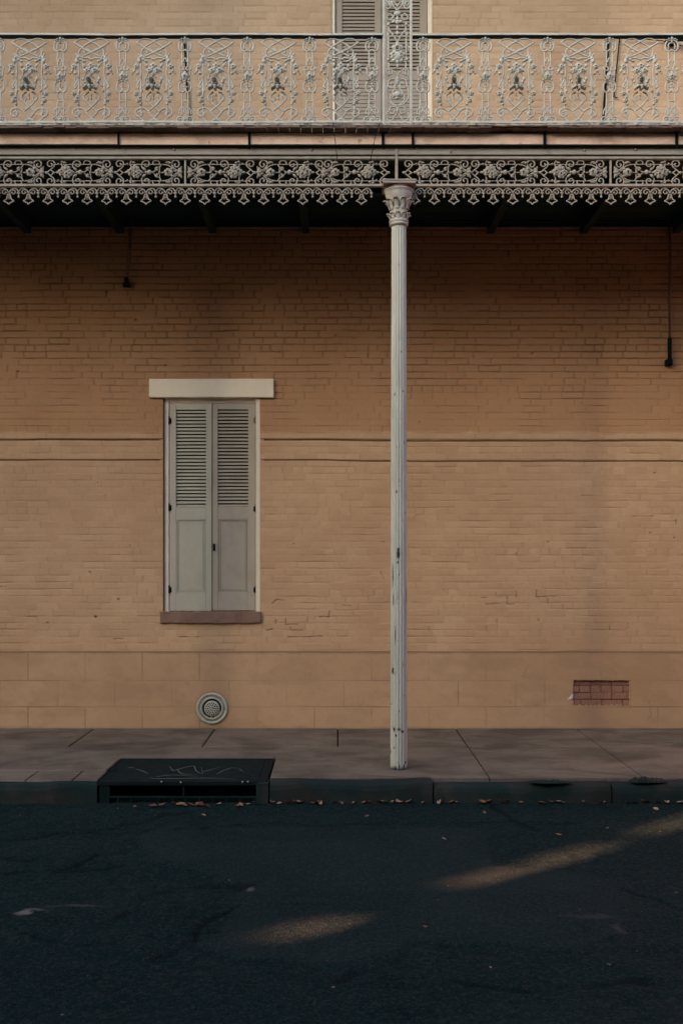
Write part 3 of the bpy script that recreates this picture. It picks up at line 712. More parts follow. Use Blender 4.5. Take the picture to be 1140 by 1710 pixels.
# ---------------------------------------------------------------- upright lace posts above each column
K2 = KR
def trellis(px, label):
    x0 = (XTL + XTR) / 2 if px is None else X(px, yR)
    t = thing('lace_post', label, 'post', (x0, yR, 0), 'lace posts above the columns')
    hw = (XTR - XTL) / 2
    for sg in (-1, 1):
        m_ = MB(); m_.box(sg * hw - .0105, sg * hw + .0105, -.012, .012, zT + .004, 8.74, .003); m_.build('upright', M['iron'], t)
    L = Lace(686, 320, Z(61.8, yR), 5.18, KR); T = .0062
    def unit(dv):
        c = lambda P: [(u, v + dv) for u, v in P]
        L.line(c([(612, 220), (610, 350), (612, 520), (616, 655)]), T); L.line(c([(686, 370), (650, 300), (615, 275), (600, 300), (622, 318), (650, 300)]), T)
        L.line(c([(600, 140), (620, 118), (645, 140), (635, 170), (605, 168), (595, 140)]), T * .9); L.line(c([(625, 180), (655, 140), (686, 105)]), T)
        L.line(c([(602, 190), (612, 215), (618, 260), (650, 300)]), T * .9)
        L.dot(686, 120 + dv, 34, 22, False); L.dot(655, 190 + dv, 20, 16); L.dot(686, 195 + dv, 26, 18, False); L.dot(686, 165 + dv, 12, 26, False); L.dot(610, 215 + dv, 14, 16)
        L.line(c([(580, 50), (600, 78), (628, 60), (622, 25), (592, 15)]), T * .9); L.line(c([(628, 10), (655, 55), (686, 88)]), T)
        L.dot(686, 245 + dv, 12, 26, False); L.dot(686, 290 + dv, 16, 18, False)
        L.flower(686, 425 + dv, 50, False, -.012); L.flower(655, 480 + dv, 36, True, -.012); L.dot(686, 490 + dv, 42, 44, False, -.010, .016); L.dot(655, 525 + dv, 20, 18); L.dot(686, 535 + dv, 20, 20, False); L.dot(686, 575 + dv, 9, 20, False)
        L.line(c([(686, 545), (660, 540), (630, 520), (602, 522)]), T * .9); L.dot(606, 520 + dv, 14, 14); L.line(c([(598, 430), (586, 410), (600, 390), (614, 400)]), T * .7)
        L.line(c([(602, 655), (588, 625), (604, 598), (634, 602), (642, 632), (622, 645), (610, 628)]), T * .9); L.line(c([(686, 660), (672, 630), (645, 610)]), T)
    for k in range(0, 8): unit(-k * 600)
    L.line([(686, 690), (655, 680), (622, 690), (604, 720), (618, 756), (652, 758), (664, 730), (644, 714), (630, 730)], T)
    L.line([(600, 740), (588, 800), (598, 860), (640, 905), (686, 915)], T); L.line([(668, 690), (672, 740), (650, 790), (625, 840), (640, 890), (686, 912)], T)
    L.dot(686, 700, 14, 40, False); L.dot(686, 822, 36, 26, False, -.012, .016); L.dot(656, 825, 16, 22); L.dot(686, 850, 24, 14, False)
    L.line([(686, 935), (660, 922), (625, 930), (622, 970), (650, 985), (662, 960)], T); L.line([(622, 960), (596, 975), (586, 1010), (600, 1040), (640, 1040), (660, 1005), (686, 975)], T); L.dot(686, 960, 10, 24, False)
    L.m.build('lace_panel', M['iron'], t)
    return t
BAY = 2 * 352.5 * (yC - CAMY) / FPX
trellis(None, 'tall upright of iron lace between two rods in front of the upstairs door')
for sg in (-1, 1):
    t = trellis(None, 'iron lace upright at the %s end of the gallery, past the picture edge' % ('left' if sg < 0 else 'right')); t.location.x += sg * BAY

# ---------------------------------------------------------------- lace valance under the beam
yV = yC
KV = (yV - CAMY) / FPX
val = thing('iron_valance', 'dusty iron lace valance of scrolls and pendants hanging under the gallery beam', 'valance', (0, yV, 0))
def vbar(x0, x1, py0, py1, d, name): MB().box(x0, x1, -d, d, Z(py1, yV), Z(py0, yV), .002).build(name, M['lace'], val)
CX = X(665.6, yC)
for a, b in ((-12, CX - .034), (CX - .006, 12)): vbar(a, b, 262.6, 266.4, .018, 'valance_rail')
for a, b in ((-12, CX - .137), (CX + .137, 12)): vbar(a, b, 308.2, 312.2, .018, 'valance_rail')
def frieze():
    L = Lace(190, 100, Z(267.2, yV), 8.143, KV); T = .0053
    def both(pts, r=T, **k):
        L.line(pts, r, False, **k); L.line([(u, 545 - v) for u, v in pts], r, False, **k)
    def bdot(u, v, ru, rv=None, y=-.007, ry=.012, ang=0.0): L.dot(u, v, ru, rv, False, y, ry, ang); L.dot(u, 545 - v, ru, rv, False, y, ry, -ang)
    both([(125, 272), (150, 265), (190, 230), (235, 190), (248, 150), (225, 115), (180, 108), (150, 135), (155, 175), (190, 190), (212, 165), (195, 145)], T * 1.1)
    both([(190, 232), (225, 265), (245, 278)], T); both([(212, 166), (280, 158), (340, 162), (520, 160), (640, 160), (780, 160)], T * .8)
    L.dot(135, 272, 26, 20, False, 0, .010); bdot(300, 160, 14, 16)
    both([(335, 235), (350, 190), (335, 150), (355, 130), (395, 135)], T * 1.2); bdot(385, 142, 24, 14); bdot(350, 130, 18, 14)
    L.dot(295, 272, 40, 18, False); L.flower(355, 270, 58, False, -.014); L.flower(405, 232, 62, False, -.016, False); L.flower(420, 305, 58, False, -.016); L.flower(460, 280, 48, False, -.014); L.dot(410, 270, 80, 62, False, -.006, .014); L.dot(505, 275, 22, 16, False)
    both([(560, 262), (515, 225), (490, 180), (505, 128), (550, 108), (590, 130), (592, 170), (560, 190), (532, 172), (545, 150)], T * 1.1); bdot(525, 225, 36, 17, ang=-.7)
    L.dot(598, 272, 32, 34, False, -.010, .016); L.dot(560, 272, 30, 18, False); L.dot(640, 272, 26, 12, False)
    both([(640, 268), (690, 235), (735, 195), (760, 158)], T); both([(735, 195), (735, 240), (720, 272)], T * .9); bdot(695, 215, 30, 15, ang=.5); bdot(700, 240, 22, 14, ang=-.4)
    both([(650, 165), (642, 135), (665, 112), (710, 112), (735, 140), (715, 165)], T); L.dot(735, 272, 18, 18, False); L.dot(780, 272, 34, 10, False, 0, .008)
    both([(780, 160), (850, 172), (900, 205), (940, 250), (1000, 268)], T * 1.1); both([(820, 152), (860, 140), (900, 135)], T * .9); bdot(850, 138, 40, 13, ang=.15); bdot(880, 150, 26, 11, ang=.4)
    L.flower(850, 272, 54, False, -.012); bdot(850, 238, 40, 18, ang=.3); bdot(830, 300, 30, 14, ang=-.3); L.dot(890, 272, 34, 30, False, -.010); bdot(905, 225, 26, 18, ang=.6)
    both([(1010, 258), (960, 235), (915, 195), (900, 150), (920, 112), (965, 105), (1000, 140), (990, 185), (955, 195), (938, 165), (960, 150)], T * 1.2)
    L.dot(1012, 272, 40, 26, False, -.010, .016); bdot(1012, 240, 26, 34, ang=.3); bdot(975, 250, 30, 14, ang=.4); bdot(1032, 212, 12, 24)
    return L.m
fz_ = frieze().build('frieze_panel', M['lace'], val)
x203 = 203.3
step = 115.0
starts = [(672, 1), (787, 1), (902, 1), (1133.5, -1), (1248.5, -1), (1363, -1), (194.5, 1), (79.5, 1), (-35.5, 1), (424, -1), (539, -1), (650.5, -1), (-280, -1), (-165, -1), (-53, -1)]
for i, (px, sg) in enumerate(starts):
    x = X(px + 9 * sg * (1 if abs(px - 672) < 1 or abs(px - 650.5) < 1 else .6), yV)
    if i == 0: fz_.location = (x, 0, 0)
    else: dup(fz_, val, (x, 0, 0), sg)
for px in (309.5, 1018.5): MB().box(X(px - 1.5, yV), X(px + 1.5, yV), -.008, .010, Z(308, yV), Z(268, yV), .002).build('pilaster', M['lace'], val)
def pendant():
    L = Lace(260, 480, Z(312.0, yV), 8.143, KV); T = .0053
    L.line([(258, 568), (285, 525), (330, 500), (365, 510), (394, 552)], T * 1.15); L.line([(292, 520), (335, 528), (348, 555), (325, 578), (300, 565), (312, 548)], T * .95)
    L.line([(330, 488), (330, 500)], T, smooth=False)
    L.dot(300, 562, 15, 15, y=0, ry=.008)
    L.line([(243, 575), (236, 615), (222, 652), (190, 672), (226, 690), (244, 700), (260, 722)], T * 1.0); L.line([(251, 600), (250, 655)], T * .55, smooth=False); L.dot(252, 588, 18, 12, y=0, ry=.009)
    # half of the small trefoil on the right-hand side
    for (u, v, ru, rv) in ((392, 566, 30, 13), (394, 592, 8, 26), (394, 616, 17, 15)): L.dot(u, v, ru, rv, False, 0, .008)
    return L.m
pn = pendant().build('pendant', M['lace'], val)
pos = [309.5 + 32.68 * k for k in range(-16, 10)] + [1019.3 - 32.72 * k for k in range(-14, 11)]
for i, px in enumerate(pos):
    if i == 0: pn.location = (X(px, yV), 0, 0)
    else: dup(pn, val, (X(px, yV), 0, 0))

# ---------------------------------------------------------------- columns
def column(x0, label):
    t = thing('iron_column', label, 'column', (x0, yC, 0), 'fluted columns carrying the gallery')
    kc = (yC - CAMY) / FPX; zt = Z(378, yC); n = 160; rows = 420; fl_n = 16
    th = np.linspace(0, 2 * np.pi, n, endpoint=False); zz = np.linspace(0, zt, rows)
    T, Zg = np.meshgrid(th, zz)
    base = .0700 - (.0700 - .0605) * Zg / zt
    flu = np.clip(np.abs(np.sin(T * fl_n / 2)), 0, 1) ** .6
    r = base - .0085 * (1 - flu) + .0012 * (fbm(T * 5, Zg * 8, 2, 2) - .5)
    xx = r * np.cos(T); yy = r * np.sin(T)
    chip = np.zeros_like(T)
    fx_ = np.where(np.sin(T) < 0, xx, 99)
    low = sst(1.1, .1, Zg)
    nz = fbm(xx * 26 + 3, Zg * 17, 21, 3); chip = np.maximum(chip, sst(.90 - .12 * low, .92 - .12 * low, nz))
    nz = fbm(xx * 60 + 8, Zg * 7, 24, 3); chip = np.maximum(chip, sst(.90 - .09 * sst(2.3, 1.2, Zg), .93 - .09 * sst(2.3, 1.2, Zg), nz) * .6)
    for (px, py, a, b) in ((664, 918, 2.2, 3), (664, 926, 2.8, 7), (663, 939, 1.4, 2.5), (655, 1119, 1.6, 5), (679, 995, 1.6, 14), (661, 822, 1.6, 2), (669, 590, 1, 2), (658, 660, 1, 2), (672, 655, 1, 2), (665, 1216, 3.2, 1.8), (671, 1219, 2.6, 2.2), (657, 1216, 1.6, 4), (660, 1226, 1.8, 2), (674, 740, .8, 3), (656, 1000, .7, 10), (659, 1060, .7, 16), (655, 960, .7, 20), (665, 1285, 6, 1.4), (676, 1284, 3, 2)):
        d = np.hypot((fx_ - (X(px, yC) - CX)) / (a * kc), (Zg - Z(py, yC)) / (b * kc)) + .5 * (fbm(xx * 120, Zg * 120, 27, 2) - .5)
        chip = np.maximum(chip, sst(1.15, .85, d))
    chip = np.maximum(chip, sst(.035, .0, Zg - .03 * fbm(xx * 30, T * 3, 30, 2) + .015))  # dark ragged band around the foot of the shaft
    r2 = r - chip * .002
    m_ = MB(); m_.v = np.stack([r2 * np.cos(T), r2 * np.sin(T), Zg], -1).reshape(-1, 3).tolist()
    for j in range(rows - 1):
        for k in range(n): m_.f.append((j * n + k, j * n + (k + 1) % n, (j + 1) * n + (k + 1) % n, (j + 1) * n + k))
    m_.sm = [True] * len(m_.f)
    m_.build('shaft', M['column'], t, {'chip': chip.ravel()})
    # bell capital with two rings of curled leaves
    c = MB(); zz = lambda py: Z(py, yC); q = lambda w: w * kc
    c.lathe([(q(11.5), zz(379)), (q(14), zz(378.5)), (q(15.8), zz(376.5)), (q(15.8), zz(375)), (q(14), zz(373.8)), (q(16), zz(372.4)), (q(16.4), zz(370.6)), (q(15), zz(369)), (q(13.6), zz(366)), (q(13.6), zz(360)), (q(14.4), zz(352)), (q(16), zz(344)), (q(18.6), zz(336)), (q(21.5), zz(330)), (q(22.5), zz(326)), (q(22.8), zz(322.5)), (q(24.2), zz(321.5)), (q(24.5), zz(319)), (q(23), zz(317.8))], 0, 0, 48)
    def leaves(n_, pb, pt_, rb, rt, wd, ph):
        for i in range(n_):
            a = 2 * math.pi * (i + ph) / n_
            def pt(s_, f_):        # s_ across -1..1, f_ up 0..1
                rr = q(rb) + (q(rt) - q(rb)) * f_ ** 1.8 + q(1.6); z = zz(pb) + (zz(pt_) - zz(pb)) * (f_ if f_ < .92 else .92 - (f_ - .92) * 1.6)
                aa = a + s_ * wd * math.sin(math.pi * min(1, .25 + f_ * .62)) / n_ * math.pi
                return (rr * math.cos(aa), rr * math.sin(aa), z)
            v = []; F = []
            for jf in range(6):
                for js in range(5):
                    p = pt((js - 2) / 2, jf / 5); k = 1 + .03 * (2 - abs(js - 2)); v.append((p[0] * k, p[1] * k, p[2]))
            for jf in range(5):
                for js in range(4): F.append((jf * 5 + js, jf * 5 + js + 1, jf * 5 + js + 6, jf * 5 + js + 5))
            c.add(v, F, True)
            c.tube([pt(-1, .2), pt(-1, .7), pt(-.55, 1), pt(0, 1.03), pt(.55, 1), pt(1, .7), pt(1, .2)], q(.95), 5)
    leaves(10, 368, 356.5, 13.2, 18.2, .88, 0.25); leaves(10, 352, 332, 14.2, 23.2, .88, .0)
    c.build('capital', M['cap'], t)
    MB().lathe([(q(23.2), zz(318.4)), (q(25.2), zz(318)), (q(25.3), zz(316.2)), (q(23), zz(315.4)), (0, zz(315.3))], 0, 0, 48).build('capital_rim', M['rust'], t)
    a = MB(); h_ = q(26.8); a.box(-h_, h_, -h_, h_, zz(315.2), zz(311.4), .003); a.box(-h_ * 1.02, h_ * 1.02, -h_ * 1.02, h_ * 1.02, zz(311.2), zz(308.6), .003); a.build('abacus', M['beam'], t)
    MB().box(-q(6.4), -q(1.7), -.022, -.004, zz(308.4), zz(246), .002).build('strut', M['lace'], t)
    return t
column(CX, 'pale fluted iron column with a leafy capital and chipped paint, standing on the pavement')
for sg in (-1, 1): column(CX + sg * BAY, 'fluted iron column at the %s end of the gallery, past the picture edge' % ('left' if sg < 0 else 'right'))

# ---------------------------------------------------------------- ground, road, pavement, kerb
zR = -.170; yK = -2.40
MB().add([(-400, -400, -.5), (400, -400, -.5), (400, 400, -.5), (-400, 400, -.5)], [(0, 1, 2, 3)]).build('ground', M['joint'])['kind'] = 'structure'
def road():
    us = axis(-3.6, 3.6, .018, -40, 40, .4); vv = np.concatenate([np.arange(-12.4, -6.4, .12), np.arange(-6.4, yK + .3, .018)])
    x, y = np.meshgrid(us, vv)
    wx = x + (fbm(x * 3, y * 3, 3, 4) - .5) * .22; wy = y + (fbm(x * 3 + 7, y * 3, 9, 4) - .5) * .22
    poly = [G(a, b, zR) for a, b in ((235, 1400), (290, 1381), (560, 1380), (800, 1384), (842, 1398), (820, 1440), (1040, 1470), (1060, 1545), (960, 1590), (700, 1575), (560, 1610), (415, 1600), (345, 1580), (380, 1545), (398, 1510), (415, 1485), (330, 1460), (250, 1430))]
    ins = np.zeros(x.shape, bool); n = len(poly); md = np.full(x.shape, 9.)
    for i in range(n):
        (x1, y1), (x2, y2) = poly[i], poly[(i + 1) % n]
        cnd = ((y1 > wy) != (y2 > wy)) & (wx < (x2 - x1) * (wy - y1) / (y2 - y1 + 1e-12) + x1); ins ^= cnd
        md = np.minimum(md, seg_dist(wx, wy, poly[i], poly[(i + 1) % n]))
    sd = np.where(ins, md, -md); patch = sst(-.03, .05, sd + (fbm(x * 14, y * 14, 44, 3) - .5) * .10) * np.clip(.15 + 1.5 * (fbm(x * 1.6, y * 2.4, 14, 4) - .12), .2, 1)
    h = (fbm(x * .9, y * 1.4, 12, 3) - .5) * .035 * sst(yK, yK - .5, y) + (fbm(x * 9, y * 9, 15, 3) - .5) * .020 * (1 - .6 * patch) + (fbm(x * 30, y * 30, 18, 2) - .5) * .006
    h += sst(-.02, .03, sd) * .010
    crack = np.zeros_like(x); pale = np.zeros_like(x)
    for pl, wd in RC:
        for p, q in zip(pl[:-1], pl[1:]):
            d = seg_dist(x + (fbm(x * 7, y * 7, 22, 3) - .5) * .10, y + (fbm(x * 7, y * 7, 28, 3) - .5) * .16, G(*p, zR), G(*q, zR)); k = np.clip(1.5 - d / (wd * 1.25), 0, 1) * np.clip(fbm(x * 5, y * 5, 31, 2) * 2.2 - .3, 0, 1)
            crack = np.maximum(crack, k)
    h -= crack * .014
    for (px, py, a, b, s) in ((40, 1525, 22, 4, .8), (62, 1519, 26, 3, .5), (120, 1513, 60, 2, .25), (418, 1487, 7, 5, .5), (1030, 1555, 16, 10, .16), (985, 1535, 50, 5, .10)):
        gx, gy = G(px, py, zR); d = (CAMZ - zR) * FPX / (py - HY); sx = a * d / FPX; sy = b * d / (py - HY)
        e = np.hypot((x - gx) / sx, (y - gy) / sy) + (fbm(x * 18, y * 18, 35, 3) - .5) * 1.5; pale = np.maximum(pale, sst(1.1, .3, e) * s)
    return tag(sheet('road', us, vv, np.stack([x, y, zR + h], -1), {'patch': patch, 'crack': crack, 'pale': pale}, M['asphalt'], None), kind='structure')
RC = [([(0, 1402), (70, 1396), (140, 1390), (200, 1380), (260, 1364), (330, 1352)], .020), ([(20, 1460), (75, 1455), (130, 1445), (160, 1425)], .016), ([(180, 1545), (215, 1525), (250, 1500), (300, 1486), (415, 1478)], .022), ([(260, 1600), (320, 1570), (350, 1540), (390, 1520)], .014),
      ([(300, 1385), (420, 1376), (560, 1374), (700, 1372), (840, 1375), (1000, 1372)], .014), ([(90, 1455), (150, 1450), (200, 1447)], .020), ([(760, 1640), (860, 1652), (960, 1655), (1080, 1640)], .016), ([(640, 1615), (670, 1600), (680, 1580)], .016), ([(560, 1640), (600, 1625), (660, 1640), (740, 1668)], .014),
      ([(820, 1340), (850, 1370), (900, 1385)], .016), ([(40, 1560), (120, 1580), (200, 1575)], .012), ([(1040, 1490), (1100, 1500), (1140, 1520)], .014), ([(0, 1430), (40, 1436), (90, 1425)], .012)]
road()
# pavement: slabs with open joints over a dirt bed
J = .006
walk = MB()
def slab(poly, dz=0.0, g=J):
    cx = sum(p[0] for p in poly) / len(poly); cy = sum(p[1] for p in poly) / len(poly); n = len(poly); out = []
    a = sum(poly[i][0] * poly[(i + 1) % n][1] - poly[(i + 1) % n][0] * poly[i][1] for i in range(n))
    if a < 0: poly = poly[::-1]
    def inset(g):
        res = []
        for i in range(n):
            p0, p1, p2 = Vector(poly[i - 1]), Vector(poly[i]), Vector(poly[(i + 1) % n])
            n1 = Vector((-(p1 - p0).y, (p1 - p0).x)).normalized(); n2 = Vector((-(p2 - p1).y, (p2 - p1).x)).normalized()
            d = (n1 + n2); res.append(p1 + d * (g / max(.3, (1 + n1.dot(n2)))))
        return res
    A, B = inset(g), inset(g + .006)
    v = [(p.x, p.y, -.09) for p in A] + [(p.x, p.y, dz - .006) for p in A] + [(p.x, p.y, dz) for p in B]
    f = [tuple(range(2 * n, 3 * n))] + [(j * n + i, j * n + (i + 1) % n, (j + 1) * n + (i + 1) % n, (j + 1) * n + i) for j in range(2) for i in range(n)]
    walk.add(v, f)
yi = -.977; js = [-2.455 - 1.22 * k for k in range(9, 0, -1)] + [-2.455, -1.236, 0.0, 1.188, 2.40] + [2.40 + 1.22 * k for k in range(1, 10)]
rs = random.Random(2)
for a, b in zip(js[:-1], js[1:]):
    slab([(a, yi + .003), (b, yi + .003), (b, -.02), (a, -.02)], rs.uniform(-.002, .002), .0065)
yo = -2.27
LX0, LX1, LY0, LY1 = -1.858, -.545, -2.395, -1.52
for a, b in zip(js[:-1], js[1:]):
    if a >= 1.18: slab([(a, yo), (b, yo), (b, yi - .003), (a, yi - .003)], rs.uniform(-.003, .001), .006)
    if b <= -3.6: slab([(a, -1.999), (b, -1.999), (b, yi - .003), (a, yi - .003)], rs.uniform(-.003, .001), .004)
slab([(LX1 + .01, yo), (1.188, yo), (1.188, yi - .003), (-.02, yi - .003), (-.555, LY1 + .10), (LX1 + .01, LY1)], 0, .004)
slab([(LX0, LY1 + .004), (LX1 + .01, LY1 + .004), (-.555, LY1 + .10), (-.02, yi - .003), (-2.44, yi - .003)], -.004, .003)
slab([(-3.675, -1.999), (-1.875, -1.999), (LX0 - .01, LY1 - .12), (LX0, LY1), (-2.44, yi - .003), (-3.675, yi - .003)], 0, .004)
for a, b in ((-3.675, -2.42), (-2.42, -2.06), (-2.06, -1.862)): slab([(a, -2.36), (b, -2.36), (b, -2.003), (a, -2.003)], -.002, .004)
tag(walk.build('pavement', M['walk']), kind='structure')
bed = MB(); bed.box(-14, LX0 - .02, -2.34, -.0, -.16, -.012); bed.box(LX1 + .02, 14, -2.25, -.0, -.16, -.012); bed.box(LX0 - .02, LX1 + .02, LY1 + .02, 0, -.16, -.012)
tag(bed.build('pavement_bed', M['joint']), kind='structure')
# kerb stones
kb = MB()
def kerb(x0, x1, yb, seed, ztop=0.0):
    rs = random.Random(seed); n = max(8, int((x1 - x0) / .03)); x0 += .006; x1 -= .006; prof = []
    for i in range(n + 1):
        x = x0 + (x1 - x0) * i / n
        w1 = (float(fbm(np.array([x * 3.0 + seed]), np.array([1.0]), 6, 3)[0]) - .5); w2 = (float(fbm(np.array([x * 7 + seed]), np.array([5.0]), 10, 3)[0]) - .5)
        r = .032 + .03 * w2; zt = ztop + w1 * (.034 if x0 > -.6 else .02) - .006
        yf = yK + .012 * w1
        prof.append([(x, yb, -.25), (x, yf - .006, -.25), (x, yf - .002, zt - r * 1.6), (x, yf + r * .22, zt - r * .62), (x, yf + r * .62, zt - r * .18), (x, yf + r * 1.2, zt), (x, yb, zt + .001)])
    v = [p for q in prof for p in q]; f = []
    for i in range(n): f += [(7 * i + k, 7 * i + 7 + k, 7 * i + 7 + (k + 1) % 7, 7 * i + (k + 1) % 7)[::-1] for k in range(7)]
    f += [tuple(range(7)), tuple(7 * n + k for k in range(6, -1, -1))]
    kb.add(v, f, False)
k0 = [-12, -9.2, -6.4, -4.1, -1.85]
for i, (a, b) in enumerate(zip(k0[:-1], k0[1:])): kerb(a, b, -2.362, i, -.004)
k1 = [-.53, .735, 2.11, 3.4, 5.8, 8.5, 11]
for i, (a, b) in enumerate(zip(k1[:-1], k1[1:])): kerb(a, b, yo + .001, 20 + i, -.004 - (.022 if a > .7 else 0))
tag(kb.build('kerb', M['kerb']), kind='structure')
# dark lumps of old asphalt packed along the top of the kerb at the right
lm = MB()
def lump(px0, px1, py, hpx, seed):
    rs = random.Random(seed); n = 26; x0, yy = G(px0, py); x1, _ = G(px1, py); v = []; f = []; m_ = 6
    for i in range(n + 1):
        t = i / n; e = math.sin(math.pi * t) ** .5 * (.75 + .5 * rs.random())
        for k in range(m_ + 1):
            a = math.pi * k / m_; v.append((x0 + (x1 - x0) * t, yy - math.cos(a) * .06 * e - .01, -.010 + math.sin(a) * hpx * e * (.8 + .4 * rs.random())))
    for i in range(n):
        for k in range(m_): f.append((i * (m_ + 1) + k, i * (m_ + 1) + k + 1, (i + 1) * (m_ + 1) + k + 1, (i + 1) * (m_ + 1) + k)[::-1])
    return MB().add(v, f).build('asphalt_lump', M['kerb'])
tag(lump(1046, 1112, 1302, .030, 1), 'low dark lump of asphalt on the kerb at the right edge of the picture', 'asphalt lump')
tag(lump(880, 955, 1303, .009, 2), 'thin dark crust of asphalt on the kerb below the bare brick patch', 'asphalt lump')
tag(lump(180, 196, 1284, .022, 3), 'small dark rubble clump at the left corner of the drain lid', 'rubble')

# ---------------------------------------------------------------- storm drain
dr = thing('storm_drain', 'black iron kerb drain with a scratched lid and a barred inlet', 'drain', ((LX0 + LX1) / 2, -2.0, 0))
ox, oy = (LX0 + LX1) / 2, -2.0
def DB(*a, **k): return MB().box(a[0] - ox, a[1] - ox, a[2] - oy, a[3] - oy, a[4], a[5], a[6] if len(a) > 6 else 0)
DB(LX0 + .01, LX1 - .075, LY0 + .012, LY1 - .012, -.03, -.006, .004).build('lid', M['lid'], dr)
f_ = DB(LX0, LX0 + .008, LY0 + .03, LY1, -.05, -.002); f_.box(LX0 + .009 - ox, LX1 - ox, LY1 - .01 - oy, LY1 - oy, -.05, -.002); f_.box(LX1 - .008 - ox, LX1 - ox, LY0 + .03 - oy, LY1 - .011 - oy, -.05, -.001)
f_.box(LX1 - .073 - ox, LX1 - .010 - ox, LY0 + .03 - oy, LY1 - .012 - oy, -.03, -.009); f_.box(LX0 - ox, LX1 - .075 - ox, LY0 - .004 - oy, LY0 + .010 - oy, -.034, -.003, .003)
f_.build('lid_frame', M['black'], dr)
p_ = slab_rough(LX1 - .085 - ox, LX1 + .012 - ox, LY0 - .005 - oy, LY0 + .12 - oy, -.26, -.012, .003, 8, 10); p_.build('pier', M['kerb'], dr)
p_ = slab_rough(LX0 + .02 - ox, LX0 + .10 - ox, LY0 + .004 - oy, LY0 + .12 - oy, -.26, -.036, .002, 9, 10); p_.build('pier', M['lid'], dr)
v_ = DB(LX0 + .02, LX1 - .03, LY0 + .65, LY0 + .67, -.6, -.04); v_.box(LX0 + .02 - ox, LX0 + .03 - ox, LY0 + .1 - oy, LY0 + .65 - oy, -.6, -.04); v_.box(LX1 - .04 - ox, LX1 - .03 - ox, LY0 + .1 - oy, LY0 + .65 - oy, -.6, -.04); v_.build('chamber', M['black'], dr)
DB(LX0 + .10, LX1 - .086, LY0 + .004, LY0 + .03, -.134, -.120, .003).build('crossbar', M['lid'], dr)
for k in range(11):
    x = LX0 + .16 + k * .105
    DB(x - .007, x + .007, LY0 + .006, LY0 + .028, -.25, -.1345, .002).build('bar', M['lid'], dr)
DB(LX0 + .66, LX0 + .675, LY0 + .008, LY0 + .026, -.119, -.036, .002).build('bar', M['lid'], dr)
sc = MB()
for pl in ([(262, 1296), (285, 1293), (330, 1295)], [(250, 1298), (275, 1299), (350, 1298), (395, 1300)], [(283, 1278), (290, 1286), (296, 1284), (322, 1278), (328, 1286), (338, 1291), (336, 1280)], [(296, 1284), (305, 1291), (330, 1292)], [(338, 1288), (352, 1284), (368, 1280)], [(362, 1292), (372, 1286), (388, 1281), (398, 1282)], [(228, 1283), (240, 1287), (248, 1291)], [(214, 1281), (226, 1280)], [(400, 1283), (406, 1287)]):
    P = [G(*p) for p in cr(pl, 6)]; sc.tube([(a - ox, b - oy, -.0058) for a, b in P], .0055, 6, fl=1.0, taper=lambda t: .35 + .65 * math.sin(math.pi * min(1, t * 1.1 + .05)) if t < .95 else .3)
sc.v = [(a, b, -.0058 + (c + .0058) * .25) for a, b, c in sc.v]
so2 = sc.build('scratch_marks', M['chalk'], dr)
for px, py in ((302, 1306), (414, 1305), (405, 1305), (270, 1305)):
    x, y = G(px, py); MB().blob((x - ox, y - oy, -.002), .006, .006, .007).build('rivet', M['vent'], dr)

# ---------------------------------------------------------------- round vent grille on the stucco base
vx, vz, vy = X(354, -.03), Z(1183, -.03), -.024
vt = thing('vent_cover', 'round grey cast vent grille with slotted rings, low on the stucco base', 'vent', (vx, vy, vz))
q = 26.2 * (10.05) / FPX
MB().lathe([(q, .004), (q, -.010), (q * .96, -.017), (q * .90, -.019), (q * .86, -.014), (q * .84, -.010), (q * .72, -.010), (q * .70, -.020), (q * .64, -.022), (q * .615, -.012), (q * .60, .002)], 0, 0, 64, 'y').build('rim', M['vent'], vt)
MB().lathe([(q * .61, .002), (q * .50, .002), (q * .49, -.008)], 0, 0, 48, 'y').build('groove', M['black'], vt)
MB().lathe([(q * .50, .002), (q * .495, -.012), (q * .44, -.022), (q * .34, -.025), (q * .12, -.028), (0.0, -.0285)], 0, 0, 48, 'y').build('dome', M['vent'], vt)
sl_ = MB()
for k in range(60):
    a = 2 * math.pi * k / 60; r0, r1 = q * .735, q * .835; hw = .0020
    ca, sa = math.cos(a), math.sin(a)
    P = [(r0 * ca - hw * sa, r0 * sa + hw * ca), (r1 * ca - hw * sa, r1 * sa + hw * ca), (r1 * ca + hw * sa, r1 * sa - hw * ca), (r0 * ca + hw * sa, r0 * sa - hw * ca)]
    sl_.add([(x, -.0118, z) for x, z in P] + [(x, -.006, z) for x, z in P], [(0, 1, 2, 3), (0, 4, 5, 1), (1, 5, 6, 2), (2, 6, 7, 3), (3, 7, 4, 0)])
for n_, r0, sz in ((16, .36, .0078), (10, .235, .0075), (5, .11, .007)):
    for k in range(n_):
        a = 2 * math.pi * k / n_; sl_.blob((q * r0 * math.cos(a), -.0245 - (.36 - r0) * .011, q * r0 * math.sin(a)), sz, .0035, sz, 7, 4)
sl_.build('slots', M['black'], vt)

